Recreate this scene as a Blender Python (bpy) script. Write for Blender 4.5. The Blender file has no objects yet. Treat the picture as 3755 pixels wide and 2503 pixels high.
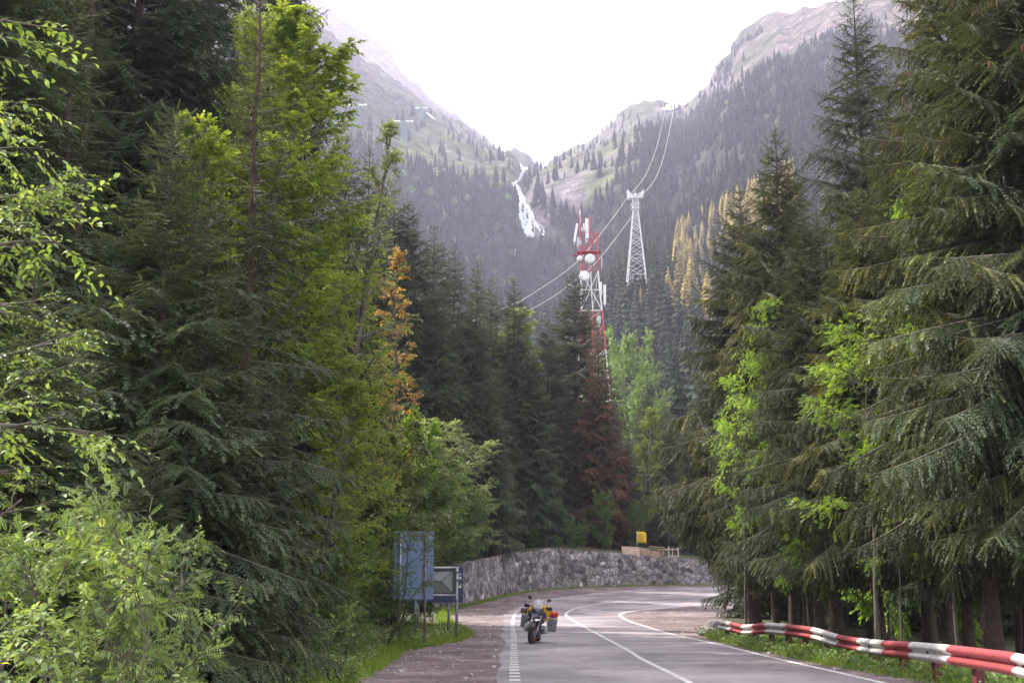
import bpy, bmesh, math, random
import numpy as np
from mathutils import Vector, Matrix, Euler

SC = bpy.context.scene
# ------------------------------------------------------------------ camera
F = 4530.0                      # focal length in photo pixels (photo is 3755 wide)
PITCH = math.atan((2110 - 1251.5) / F)
CP, SP = math.cos(PITCH), math.sin(PITCH)
CAMZ = 1.69
cam = bpy.data.cameras.new("camera"); camo = bpy.data.objects.new("camera", cam)
SC.collection.objects.link(camo)
camo.location = (0, 0, CAMZ); camo.rotation_euler = (math.pi / 2 + PITCH, 0, 0)
cam.sensor_width = 36; cam.lens = 36 * F / 3755; cam.clip_end = 20000; cam.clip_start = 0.1
SC.camera = camo
# ------------------------------------------------------------------ world and sun
SUN_AZ = math.radians(-62)      # measured from straight ahead, negative = to the left
SUN_EL = math.radians(47)
w = bpy.data.worlds.new("World"); SC.world = w; w.use_nodes = True
nt = w.node_tree; nt.nodes.clear()
sky = nt.nodes.new('ShaderNodeTexSky'); sky.sky_type = 'NISHITA'; sky.sun_disc = False
sky.sun_elevation = SUN_EL; sky.sun_rotation = SUN_AZ
sky.dust_density = 4.0; sky.air_density = 1.0; sky.altitude = 900
mx = nt.nodes.new('ShaderNodeMix'); mx.data_type = 'RGBA'; mx.inputs[0].default_value = 0.6
mx.inputs[7].default_value = (9.9, 9.3, 9.0, 1)
bg = nt.nodes.new('ShaderNodeBackground'); bg.inputs[1].default_value = 0.13
ow = nt.nodes.new('ShaderNodeOutputWorld')
nt.links.new(sky.outputs[0], mx.inputs[6]); nt.links.new(mx.outputs[2], bg.inputs[0]); nt.links.new(bg.outputs[0], ow.inputs[0])
sl = bpy.data.lights.new("sun", 'SUN'); sl.energy = 5.0; sl.angle = math.radians(0.6); sl.color = (1, 0.93, 0.82)
so = bpy.data.objects.new("sun", sl); SC.collection.objects.link(so)
sd = Vector((math.sin(SUN_AZ) * math.cos(SUN_EL), math.cos(SUN_AZ) * math.cos(SUN_EL), math.sin(SUN_EL)))
so.rotation_euler = sd.to_track_quat('Z', 'Y').to_euler()
so.location = sd * 300
SC.view_settings.view_transform = 'Standard'; SC.view_settings.look = 'None'
SC.view_settings.exposure = 1.28; SC.view_settings.gamma = 1.0
SC.render.engine = 'CYCLES'
cy = SC.cycles
cy.use_denoising = True; cy.max_bounces = 6; cy.diffuse_bounces = 3; cy.glossy_bounces = 2
cy.transmission_bounces = 3; cy.volume_bounces = 1; cy.transparent_max_bounces = 6
cy.sample_clamp_indirect = 6; cy.use_adaptive_sampling = True; cy.adaptive_threshold = 0.02
HAZE = 0.00021; HAZE_COL = (0.75, 0.75, 1.0)

# ------------------------------------------------------------------ geometry of the place
def ray(px, py):
    cx = (px - 1877.5) / F; cyy = (1251.5 - py) / F
    return cx, CP - cyy * SP, SP + cyy * CP
def W(px, py, Y):
    """the point of the place Y metres ahead, seen at photo pixel px, py"""
    a, b, c = ray(px, py); k = Y / b
    return Vector((a * k, Y, CAMZ + c * k))
_s = ray(1877, 2165); SLOPE = _s[2] / _s[1]
_tab = [(-60, SLOPE * -60), (0, 0), (40, SLOPE * 40), (70, SLOPE * 70)]
for py, Y in ((2259, 78), (2243, 84), (2222, 90), (2199, 96), (2181, 102), (2165, 107.5), (2148, 113)):
    _tab.append((Y, W(1877, py, Y).z))
_tab.append((160, _tab[-1][1] + 2.5)); _tab.append((400, _tab[-1][1] + 10))
_ty = np.array([t[0] for t in _tab]); _tz = np.array([t[1] for t in _tab])
_fy = np.arange(-60, 300, 0.5); _fz = np.interp(_fy, _ty, _tz)
_k = np.ones(13) / 13; _fzs = np.convolve(np.pad(_fz, 6, 'edge'), _k, 'valid')
def Zr(Y): return np.interp(Y, _fy, _fzs)
def inv(px, py):
    """photo pixel on the road surface -> point"""
    lo, hi = 4.0, 150.0
    Ys = np.linspace(lo, hi, 3000)
    a, b, c = ray(px, py)
    zz = CAMZ + c / b * Ys - Zr(Ys)
    i = np.where(zz <= 0)[0]
    Y = Ys[i[0]] if len(i) else hi
    return Vector((a / b * Y, Y, float(Zr(Y))))
def pxof(x, y, z=None):
    z = CAMZ if z is None else z
    dz = z - CAMZ
    dep = y * CP + dz * SP
    return 1877.5 + F * x / dep, 1251.5 - F * (-y * SP + dz * CP) / dep

def hashn(ix, iy, s):
    h = (ix.astype(np.int64) * 374761393 + iy.astype(np.int64) * 668265263 + s * 1442695041) & 0x7fffffff
    h = ((h ^ (h >> 13)) * 1274126177) & 0x7fffffff
    return ((h ^ (h >> 16)) & 0xffff) / 65535.0
def vnoise(x, y, s=0):
    x = np.asarray(x, float); y = np.asarray(y, float)
    ix = np.floor(x); iy = np.floor(y); fx = x - ix; fy = y - iy
    fx = fx * fx * (3 - 2 * fx); fy = fy * fy * (3 - 2 * fy)
    a = hashn(ix, iy, s); b = hashn(ix + 1, iy, s); c = hashn(ix, iy + 1, s); d = hashn(ix + 1, iy + 1, s)
    return (a * (1 - fx) + b * fx) * (1 - fy) + (c * (1 - fx) + d * fx) * fy
def fbm(x, y, o=4, s=0):
    r = 0; a = 1; t = 0
    for i in range(o):
        r = r + a * vnoise(x * 2 ** i + 17 * i, y * 2 ** i - 9 * i, s + i); t += a; a *= 0.5
    return r / t
def ridged(x, y, o=4, s=0):
    r = 0; a = 1; t = 0
    for i in range(o):
        r = r + a * (1 - np.abs(2 * vnoise(x * 2 ** i, y * 2 ** i, s + i) - 1)); t += a; a *= 0.5
    return r / t

# the stone wall's foot in photo pixels, and the height of its top
WALLB = [(1380, 2262), (1500, 2243), (1600, 2229), (1699, 2215), (1800, 2190), (1895, 2168), (2045, 2157), (2185, 2150), (2350, 2144), (2570, 2142), (2800, 2140), (3100, 2140)]
_wp = [inv(*p) for p in WALLB]
_wpx = np.array([p[0] for p in WALLB], float); _wY = np.array([p.y for p in _wp])
_wtop = np.interp(_wpx, [1380, 1500, 1699, 1816, 2045, 2350, 2570, 3100], [1.8, 2.2, 2.9, 3.1, 3.5, 2.7, 2.2, 2.0])
def wallY(px): return np.interp(px, _wpx, _wY, left=_wY[0], right=_wY[-1])

RIDX = [-6000, -1500, 0, 700, 1000, 1150, 1300, 1420, 1500, 1580, 1680, 1760, 1840, 1900, 1950, 1985, 2010, 2060, 2110, 2160, 2210, 2260, 2300, 2335, 2380, 2440, 2490, 2540, 2590, 2625, 2650, 2680, 2715, 2725, 2760, 2800, 2850, 2900, 2950, 3000, 3050, 3120, 3300, 3755, 4300, 9000]
RIDY = [900, -200, -260, -220, -60, 110, 215, 290, 335, 390, 455, 512, 548, 558, 572, 590, 588, 566, 540, 520, 488, 440, 405, 382, 374, 380, 394, 384, 345, 310, 262, 215, 190, 150, 110, 85, 52, 22, 30, 8, 14, -15, -70, -200, -300, 700]
DRX = [-6000, 0, 1000, 1500, 1985, 2300, 2700, 3100, 3755, 9000]
DRY = [900, 1150, 1350, 1600, 1850, 1700, 1400, 1200, 1050, 700]
def ridge_z(px):
    yr = np.interp(px, RIDX, RIDY); D = np.interp(px, DRX, DRY)
    cyy = (1251.5 - yr) / F
    b = CP - cyy * SP; c = SP + cyy * CP
    return CAMZ + c / b * D, D
Y0 = 170.0; Z0 = 7.0
def mount(px, Y):
    """height of the mountain land at azimuth px (pixel column) and distance ahead Y"""
    px = np.asarray(px, float); Y = np.asarray(Y, float)
    zr, D = ridge_z(px)
    t = (Y - Y0) / (D - Y0)
    tt = np.clip(t, 0, 1)
    z450 = np.interp(px, [0, 1500, 2000, 2350, 2700, 3200], [60, 70, 72, 92, 98, 110])
    a450 = (450 - Y0) / (D - Y0)
    base = np.where(tt < a450, Z0 + (z450 - Z0) * (tt / a450) ** 1.3, z450 + (zr - z450) * ((tt - a450) / (1 - a450)) ** 1.08)
    # cliff band under the hanging valley
    cw = np.exp(-((px - 1960) / 330.0) ** 2)
    s = np.clip((Y - 880) / 130.0, 0, 1); s = s * s * (3 - 2 * s)
    base = base + cw * (-58 * np.clip((Y - 500) / 380, 0, 1) + 100 * s) * np.clip((1500 - Y) / 450, 0, 1)
    # gully of the falls
    gx = np.interp(Y, [850, 900, 960, 1010, 1100, 1850], [1985, 1962, 1938, 1905, 1925, 1985])
    base = base - 16 * np.exp(-((px - gx) / 34.0) ** 2) * np.clip((Y - 700) / 200, 0, 1)
    x = px / F * Y
    amp = 4 + 34 * np.clip(t * 1.6, 0, 1) * np.clip((1.02 - t) * 5, 0.2, 1)
    crest = (fbm(x / 14, Y / 40, 3, 61) - .5) * 16 * np.clip((t - .8) * 5, 0, 1)
    n = crest + (ridged(x / 170 + Y / 600, Y / 420, 5, 3) - 0.62) * amp * 1.6 + (fbm(x / 30, Y / 30, 4, 11) - 0.5) * amp * 0.42
    z = base + n
    back = zr - (t - 1) * (D - Y0) * 0.55 + (n * 0.6)
    return np.where(t > 1, np.minimum(z, back), z)
def near_z(x, y):
    x = np.asarray(x, float); y = np.asarray(y, float)
    z = Zr(y) + 0 * x
    left = np.clip(-x - 3.6, 0, 80); z = z + 0.10 * np.clip(left, 0, 4) + 0.05 * np.clip(left - 4, 0, 80)
    rx = np.interp(y, [0, 20, 30, 45, 62, 80, 100], [7.8, 8.4, 9.2, 9.5, 11, 16, 40])
    rt = np.clip(x - rx - 1.2, 0, 100)
    z = z - 1.7 * (1 - np.exp(-rt / 6.0)) * np.clip((95 - y) / 20, 0, 1)
    px = 1877.5 + F * 1.0 * x / np.maximum(y, 5) / 1.018
    wy = wallY(px); up = np.interp(px, _wpx, _wtop)
    s = np.clip((y - wy - 0.8) / 0.5, 0, 1) * (y > 50)
    z = z + s * (up - 0.12) + np.clip(y - wy - 1, 0, 100) * 0.02 * (y > 50)
    n = (fbm(x / 2.2, y / 2.2, 3, 5) - 0.5) * 0.16
    off = np.clip((-x - 3.4) / 1.5, 0, 1) + np.clip((x - rx - 0.6) / 1.5, 0, 1) + s
    return z + n * np.clip(off, 0, 1)
def ground_z(x, y):
    x = np.asarray(x, float); y = np.asarray(y, float)
    px = 1877.5 + F * x / np.maximum(y, 60) / 1.018
    k = np.clip((y - 140) / 50.0, 0, 1); k = k * k * (3 - 2 * k)
    nz = near_z(x, y)
    return np.where(y > 139, nz * (1 - k) + mount(px, np.maximum(y, Y0)) * k, nz)
def gz(x, y): return float(ground_z(np.array([x]), np.array([y]))[0])

# ------------------------------------------------------------------ mesh helpers
def put(o, parent=None):
    SC.collection.objects.link(o)
    if parent: o.parent = parent
    return o
def tag(o, label=None, cat=None, group=None, kind=None):
    if label: o['label'] = label
    if cat: o['category'] = cat
    if group: o['group'] = group
    if kind: o['kind'] = kind
    return o
def empty(name, loc=(0, 0, 0), rz=0):
    o = bpy.data.objects.new(name, None); o.empty_display_size = 0.3
    o.location = loc; o.rotation_euler = (0, 0, rz); return put(o)
def mesh_np(name, V, Fc, mats, mi=None, smooth=True, tint=None, col=None):
    V = np.asarray(V, np.float32); Fc = np.asarray(Fc, np.int32); k = Fc.shape[1]
    me = bpy.data.meshes.new(name)
    me.vertices.add(len(V)); me.vertices.foreach_set('co', V.ravel())
    me.loops.add(Fc.size); me.loops.foreach_set('vertex_index', Fc.ravel())
    me.polygons.add(len(Fc)); me.polygons.foreach_set('loop_start', np.arange(len(Fc), dtype=np.int32) * k)
    me.polygons.foreach_set('loop_total', np.full(len(Fc), k, np.int32))
    if mi is not None: me.polygons.foreach_set('material_index', np.asarray(mi, np.int32))
    me.polygons.foreach_set('use_smooth', np.full(len(Fc), smooth))
    for m in (mats if isinstance(mats, (list, tuple)) else [mats]): me.materials.append(m)
    if tint is not None:
        a = me.attributes.new('tint', 'FLOAT', 'POINT'); a.data.foreach_set('value', np.asarray(tint, np.float32))
    if col is not None:
        a = me.attributes.new('cover', 'FLOAT_COLOR', 'POINT')
        c4 = np.ones((len(V), 4), np.float32); c4[:, :3] = col; a.data.foreach_set('color', c4.ravel())
    me.update(calc_edges=True)
    return me
def obj(name, me, parent=None): return put(bpy.data.objects.new(name, me), parent)
def grid_faces(nu, nv):
    i = np.arange((nu - 1) * (nv - 1)); a = i // (nv - 1) * nv + i % (nv - 1)
    return np.stack([a, a + 1, a + nv + 1, a + nv], 1)

class MB:
    """collects plain faces of small built things"""
    def __init__(s): s.v = []; s.f = []; s.m = []; s.mi = 0
    def add(s, vs, fs):
        b = len(s.v); s.v += [tuple(v) for v in vs]; s.f += [tuple(i + b for i in f) for f in fs]; s.m += [s.mi] * len(fs)
    def box(s, c, size, rot=None, taper=1.0, bev=0.0):
        bm = bmesh.new(); bmesh.ops.create_cube(bm, size=1)
        for v in bm.verts:
            k = taper if v.co.z > 0 else 1
            v.co = Vector((v.co.x * size[0] * k, v.co.y * size[1] * k, v.co.z * size[2]))
        if bev > 0: bmesh.ops.bevel(bm, geom=bm.edges[:], offset=bev, segments=2, profile=0.6, affect='EDGES')
        R = Euler(rot).to_matrix() if rot else Matrix.Identity(3)
        vs = [R @ v.co + Vector(c) for v in bm.verts]
        bm.verts.index_update(); fs = [[v.index for v in f.verts] for f in bm.faces]
        bm.free(); s.add(vs, fs)
    def ball(s, c, r, sc=(1, 1, 1), n=2, rot=None, jit=0):
        bm = bmesh.new(); bmesh.ops.create_icosphere(bm, subdivisions=n, radius=r)
        R = Euler(rot).to_matrix() if rot else Matrix.Identity(3)
        rr = random.Random(int(abs(c[0] * 97 + c[2] * 31) * 10))
        vs = [R @ Vector((v.co.x * sc[0], v.co.y * sc[1], v.co.z * sc[2])) * (1 + rr.uniform(-jit, jit)) + Vector(c) for v in bm.verts]
        bm.verts.index_update(); fs = [[v.index for v in f.verts] for f in bm.faces]
        bm.free(); s.add(vs, fs)
    def tube(s, pts, r, n=8, cap=True):
        pts = [Vector(p) for p in pts]; rs = r if isinstance(r, (list, tuple)) else [r] * len(pts)
        vs = []; u = None
        for i, p in enumerate(pts):
            d = (pts[min(i + 1, len(pts) - 1)] - pts[max(i - 1, 0)]).normalized()
            if u is None: u = d.orthogonal().normalized()
            u = (u - d * u.dot(d)).normalized(); w_ = d.cross(u)
            for k in range(n):
                a = 2 * math.pi * k / n; vs.append(p + (u * math.cos(a) + w_ * math.sin(a)) * rs[i])
        fs = []
        for i in range(len(pts) - 1):
            for k in range(n):
                a = i * n + k; b = i * n + (k + 1) % n; fs.append((a, b, b + n, a + n))
        if cap: fs.append(tuple(range(n))[::-1]); fs.append(tuple(range((len(pts) - 1) * n, len(pts) * n)))
        s.add(vs, fs)
    def lathe(s, prof, c, axis='X', n=24, arc=(0, 2 * math.pi)):
        vs = []; full = abs(arc[1] - arc[0] - 2 * math.pi) < 1e-6; m = n if full else n + 1
        for k in range(m):
            a = arc[0] + (arc[1] - arc[0]) * k / n
            for (h, r) in prof:
                p = (h, r * math.cos(a), r * math.sin(a)) if axis == 'X' else ((r * math.cos(a), h, r * math.sin(a)) if axis == 'Y' else (r * math.cos(a), r * math.sin(a), h))
                vs.append(Vector(p) + Vector(c))
        fs = []; q = len(prof)
        for k in range(n):
            for j in range(q - 1):
                a = k * q + j; b = ((k + 1) % m) * q + j
                fs.append((a, b, b + 1, a + 1))
        s.add(vs, fs)
    def prism(s, poly, axis_vec, M=None):
        n = len(poly); A = Vector(axis_vec); vs = [Vector(p) for p in poly] + [Vector(p) + A for p in poly]
        if M: vs = [M @ v for v in vs]
        fs = [tuple(range(n))[::-1], tuple(range(n, 2 * n))] + [(i, (i + 1) % n, (i + 1) % n + n, i + n) for i in range(n)]
        s.add(vs, fs)
    def build(s, name, mats, parent=None, smooth=False):
        me = bpy.data.meshes.new(name); me.from_pydata([tuple(v) for v in s.v], [], s.f); me.validate()
        for m in (mats if isinstance(mats, (list, tuple)) else [mats]): me.materials.append(m)
        if len(me.polygons) == len(s.m): me.polygons.foreach_set('material_index', s.m)
        if smooth: me.polygons.foreach_set('use_smooth', [True] * len(me.polygons))
        bm = bmesh.new(); bm.from_mesh(me); bmesh.ops.recalc_face_normals(bm, faces=bm.faces); bm.to_mesh(me); bm.free()
        return obj(name, me, parent)

# ------------------------------------------------------------------ materials
def mat(name, col, rough=0.7, metal=0.0, noise=None, bump=None, spec=0.5, trans=0.0, coat=0.0):
    """noise=(scale, colour2, amount) varies the colour; bump=(scale, strength, distance)"""
    m = bpy.data.materials.new(name); m.use_nodes = True; n = m.node_tree.nodes; l = m.node_tree.links
    p = n['Principled BSDF']; p.inputs['Base Color'].default_value = (*col, 1)
    p.inputs['Roughness'].default_value = rough; p.inputs['Metallic'].default_value = metal
    p.inputs['Specular IOR Level'].default_value = spec; p.inputs['Coat Weight'].default_value = coat
    tc = n.new('ShaderNodeTexCoord')
    if noise:
        t = n.new('ShaderNodeTexNoise'); t.inputs['Scale'].default_value = noise[0]; t.inputs['Detail'].default_value = 6
        l.new(tc.outputs['Object'], t.inputs['Vector'])
        r = n.new('ShaderNodeValToRGB'); r.color_ramp.elements[0].position = 0.5 - 0.18; r.color_ramp.elements[1].position = 0.5 + 0.18
        c2 = [c + (d - c) * noise[2] for c, d in zip(col, noise[1])]
        r.color_ramp.elements[0].color = (*col, 1); r.color_ramp.elements[1].color = (*c2, 1)
        l.new(t.outputs['Fac'], r.inputs[0]); l.new(r.outputs[0], p.inputs['Base Color'])
    if bump:
        t2 = n.new('ShaderNodeTexNoise'); t2.inputs['Scale'].default_value = bump[0]; t2.inputs['Detail'].default_value = 5
        l.new(tc.outputs['Object'], t2.inputs['Vector'])
        b = n.new('ShaderNodeBump'); b.inputs['Strength'].default_value = bump[1]; b.inputs['Distance'].default_value = bump[2]
        l.new(t2.outputs['Fac'], b.inputs['Height']); l.new(b.outputs[0], p.inputs['Normal'])
    return m
def leafmat(name, c1, c2, trans=0.35, rough=0.5, c3=None, spec=0.4):
    """foliage: tint attribute runs c1..c2 (c3 for the last tenth), part of the light passes through"""
    m = bpy.data.materials.new(name); m.use_nodes = True; n = m.node_tree.nodes; l = m.node_tree.links
    p = n['Principled BSDF']; out = n['Material Output']
    a = n.new('ShaderNodeAttribute'); a.attribute_name = 'tint'
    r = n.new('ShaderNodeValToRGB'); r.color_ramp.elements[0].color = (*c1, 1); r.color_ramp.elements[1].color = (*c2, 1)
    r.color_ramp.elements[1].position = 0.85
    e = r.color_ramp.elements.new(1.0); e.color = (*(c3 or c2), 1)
    oi = n.new('ShaderNodeObjectInfo')
    hs = n.new('ShaderNodeHueSaturation')
    mr = n.new('ShaderNodeMapRange'); mr.inputs[3].default_value = 0.75; mr.inputs[4].default_value = 1.25
    l.new(oi.outputs['Random'], mr.inputs[0]); l.new(mr.outputs[0], hs.inputs['Value'])
    l.new(a.outputs['Fac'], r.inputs[0]); l.new(r.outputs[0], hs.inputs['Color'])
    l.new(hs.outputs[0], p.inputs['Base Color'])
    p.inputs['Roughness'].default_value = rough; p.inputs['Specular IOR Level'].default_value = spec
    t = n.new('ShaderNodeBsdfTranslucent')
    g = n.new('ShaderNodeMix'); g.data_type = 'RGBA'; g.blend_type = 'MULTIPLY'; g.inputs[0].default_value = 1; g.inputs[7].default_value = (1.5, 1.4, 0.55, 1)
    l.new(hs.outputs[0], g.inputs[6]); l.new(g.outputs[2], t.inputs['Color'])
    ms = n.new('ShaderNodeMixShader'); ms.inputs[0].default_value = trans
    l.new(p.outputs[0], ms.inputs[1]); l.new(t.outputs[0], ms.inputs[2]); l.new(ms.outputs[0], out.inputs['Surface'])
    return m
M = {}
M['bark'] = mat('bark', (0.045, 0.034, 0.03), 0.9, noise=(9, (0.095, 0.07, 0.058), 1), bump=(25, 0.7, 0.03), spec=0.2)
M['bark_grey'] = mat('bark_grey', (0.08, 0.07, 0.06), 0.9, noise=(7, (0.17, 0.155, 0.13), 1), bump=(25, 0.6, 0.02), spec=0.2)
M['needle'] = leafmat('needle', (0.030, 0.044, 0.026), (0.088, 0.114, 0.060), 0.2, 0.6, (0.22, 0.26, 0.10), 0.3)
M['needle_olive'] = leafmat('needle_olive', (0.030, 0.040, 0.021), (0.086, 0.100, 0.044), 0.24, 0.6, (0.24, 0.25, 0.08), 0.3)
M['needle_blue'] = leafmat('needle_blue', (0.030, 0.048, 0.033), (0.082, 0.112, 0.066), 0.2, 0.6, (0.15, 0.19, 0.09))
M['needle_far'] = leafmat('needle_far', (0.022, 0.035, 0.022), (0.055, 0.07, 0.035), 0.15, 0.8, None, 0.1)
M['needle_gold'] = leafmat('needle_gold', (0.16, 0.14, 0.06), (0.40, 0.34, 0.15), 0.35, 0.7, (0.5, 0.42, 0.2), 0.2)
M['needle_dead'] = leafmat('needle_dead', (0.045, 0.045, 0.024), (0.125, 0.062, 0.042), 0.2, 0.7, (0.16, 0.08, 0.05), 0.2)
M['leaf_yellow'] = leafmat('leaf_yellow', (0.13, 0.20, 0.045), (0.32, 0.40, 0.09), 0.5, 0.5, (0.48, 0.52, 0.12))
M['leaf_green'] = leafmat('leaf_green', (0.075, 0.14, 0.04), (0.19, 0.28, 0.08), 0.4, 0.4, (0.24, 0.30, 0.09))
M['leaf_grey'] = leafmat('leaf_grey', (0.12, 0.17, 0.06), (0.27, 0.32, 0.14), 0.3, 0.45, (0.33, 0.35, 0.2))
M['leaf_front'] = leafmat('leaf_front', (0.045, 0.085, 0.028), (0.27, 0.38, 0.11), 0.35, 0.45, (0.52, 0.57, 0.19), 0.4)
M['leaf_lime'] = leafmat('leaf_lime', (0.13, 0.24, 0.035), (0.28, 0.42, 0.06), 0.5, 0.5, (0.42, 0.52, 0.09))
M['leaf_orange'] = leafmat('leaf_orange', (0.21, 0.13, 0.05), (0.37, 0.25, 0.10), 0.4, 0.5, (0.55, 0.33, 0.06))
M['grass'] = leafmat('grass', (0.11, 0.19, 0.03), (0.24, 0.34, 0.06), 0.35, 0.6, (0.28, 0.30, 0.08), 0.2)
M['cone'] = mat('cone', (0.16, 0.06, 0.045), 0.7, noise=(60, (0.25, 0.10, 0.06), 1))
M['metal'] = mat('galvanised', (0.45, 0.47, 0.5), 0.45, 0.6, noise=(12, (0.3, 0.3, 0.34), 1))
M['white_steel'] = mat('white_steel', (0.72, 0.72, 0.75), 0.5, noise=(2, (0.55, 0.55, 0.58), 1))
M['red_steel'] = mat('red_steel', (0.50, 0.045, 0.06), 0.5, noise=(2, (0.38, 0.04, 0.05), 1))
M['blue_steel'] = mat('blue_steel', (0.08, 0.22, 0.32), 0.6, noise=(0.5, (0.12, 0.28, 0.38), 1))
M['lamp_white'] = mat('pulley_white', (0.9, 0.9, 0.92), 0.4, noise=(1, (0.8, 0.8, 0.8), 1))
M['cable'] = mat('cable', (0.75, 0.68, 0.5), 0.45, 0.1, noise=(0.05, (0.6, 0.56, 0.45), 1))

# ------------------------------------------------------------------ foliage machinery
def inst(T, TF, pos, X, Z, L, droop, wid=None):
    """copies template T (a along X, b sideways, c along Z) to every pos; returns V, F"""
    X = X / np.linalg.norm(X, axis=1, keepdims=True)
    Yv = np.cross(Z, X); Yv /= (np.linalg.norm(Yv, axis=1, keepdims=True) + 1e-9); Zv = np.cross(X, Yv)
    if wid is None: wid = L
    V = pos[:, None, :] + T[None, :, 0:1] * (X * L[:, None])[:, None, :] + T[None, :, 1:2] * (Yv * wid[:, None])[:, None, :] + T[None, :, 2:3] * (Zv * wid[:, None])[:, None, :]
    V[:, :, 2] -= (T[None, :, 0] ** 2) * (droop * L)[:, None]
    n = len(pos); nv = len(T)
    Fc = TF[None] + (np.arange(n) * nv)[:, None, None]
    return V.reshape(-1, 3), Fc.reshape(-1, 3)
def twig_template(rng, n, reach, w, up=True):
    vs = []; fs = []
    def tri(a, b, c): i = len(vs); vs.extend([a, b, c]); fs.append((i, i + 1, i + 2))
    for k in range(n):
        t = 0.04 + 0.92 * k / (n - 1)
        rr = reach * (1 - 0.45 * t) * rng.uniform(0.75, 1.2)
        for s in (-1, 1):
            tri((t - w, 0, 0), (t + w, 0, 0), (t + rr * 0.85 + rng.uniform(-.02, .02), s * rr * rng.uniform(.7, 1.05), rng.uniform(-.3, .35) * rr))
        if up: tri((t - w, 0.3 * w, 0), (t + w, -0.3 * w, 0), (t + rr * 0.8, rng.uniform(-.3, .3) * rr, rr * rng.uniform(.35, .8)))
    tri((0, -0.008, 0), (0, 0.008, 0), (1, 0, 0))
    tri((0.9, -w, 0), (0.9, w, 0), (1.08, 0, 0))
    return np.array(vs, float), np.array(fs)
def tubes_np(lines):
    """lines: list of (pts(k,3), radii(k), sides)"""
    Vs = []; Fs = []; b = 0
    for pts, rr, n in lines:
        pts = np.asarray(pts, float); k = len(pts)
        d = np.gradient(pts, axis=0); d /= np.linalg.norm(d, axis=1, keepdims=True) + 1e-9
        ref = np.array([0, 0, 1.0]) if abs(d[0, 2]) < 0.8 else np.array([1.0, 0, 0])
        u = np.cross(d, ref); u /= np.linalg.norm(u, axis=1, keepdims=True); v = np.cross(d, u)
        a = np.arange(n) * 2 * math.pi / n
        V = pts[:, None] + (u[:, None] * np.cos(a)[None, :, None] + v[:, None] * np.sin(a)[None, :, None]) * np.asarray(rr)[:, None, None]
        i = np.arange(k - 1)[:, None] * n + np.arange(n)[None]; j = np.arange(k - 1)[:, None] * n + (np.arange(n)[None] + 1) % n
        q = np.stack([i, j, j + n, i + n], -1).reshape(-1, 4)
        Fs.append(np.concatenate([q[:, [0, 1, 2]], q[:, [0, 2, 3]]]) + b); Vs.append(V.reshape(-1, 3)); b += k * n
    return np.concatenate(Vs), np.concatenate(Fs)

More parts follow.
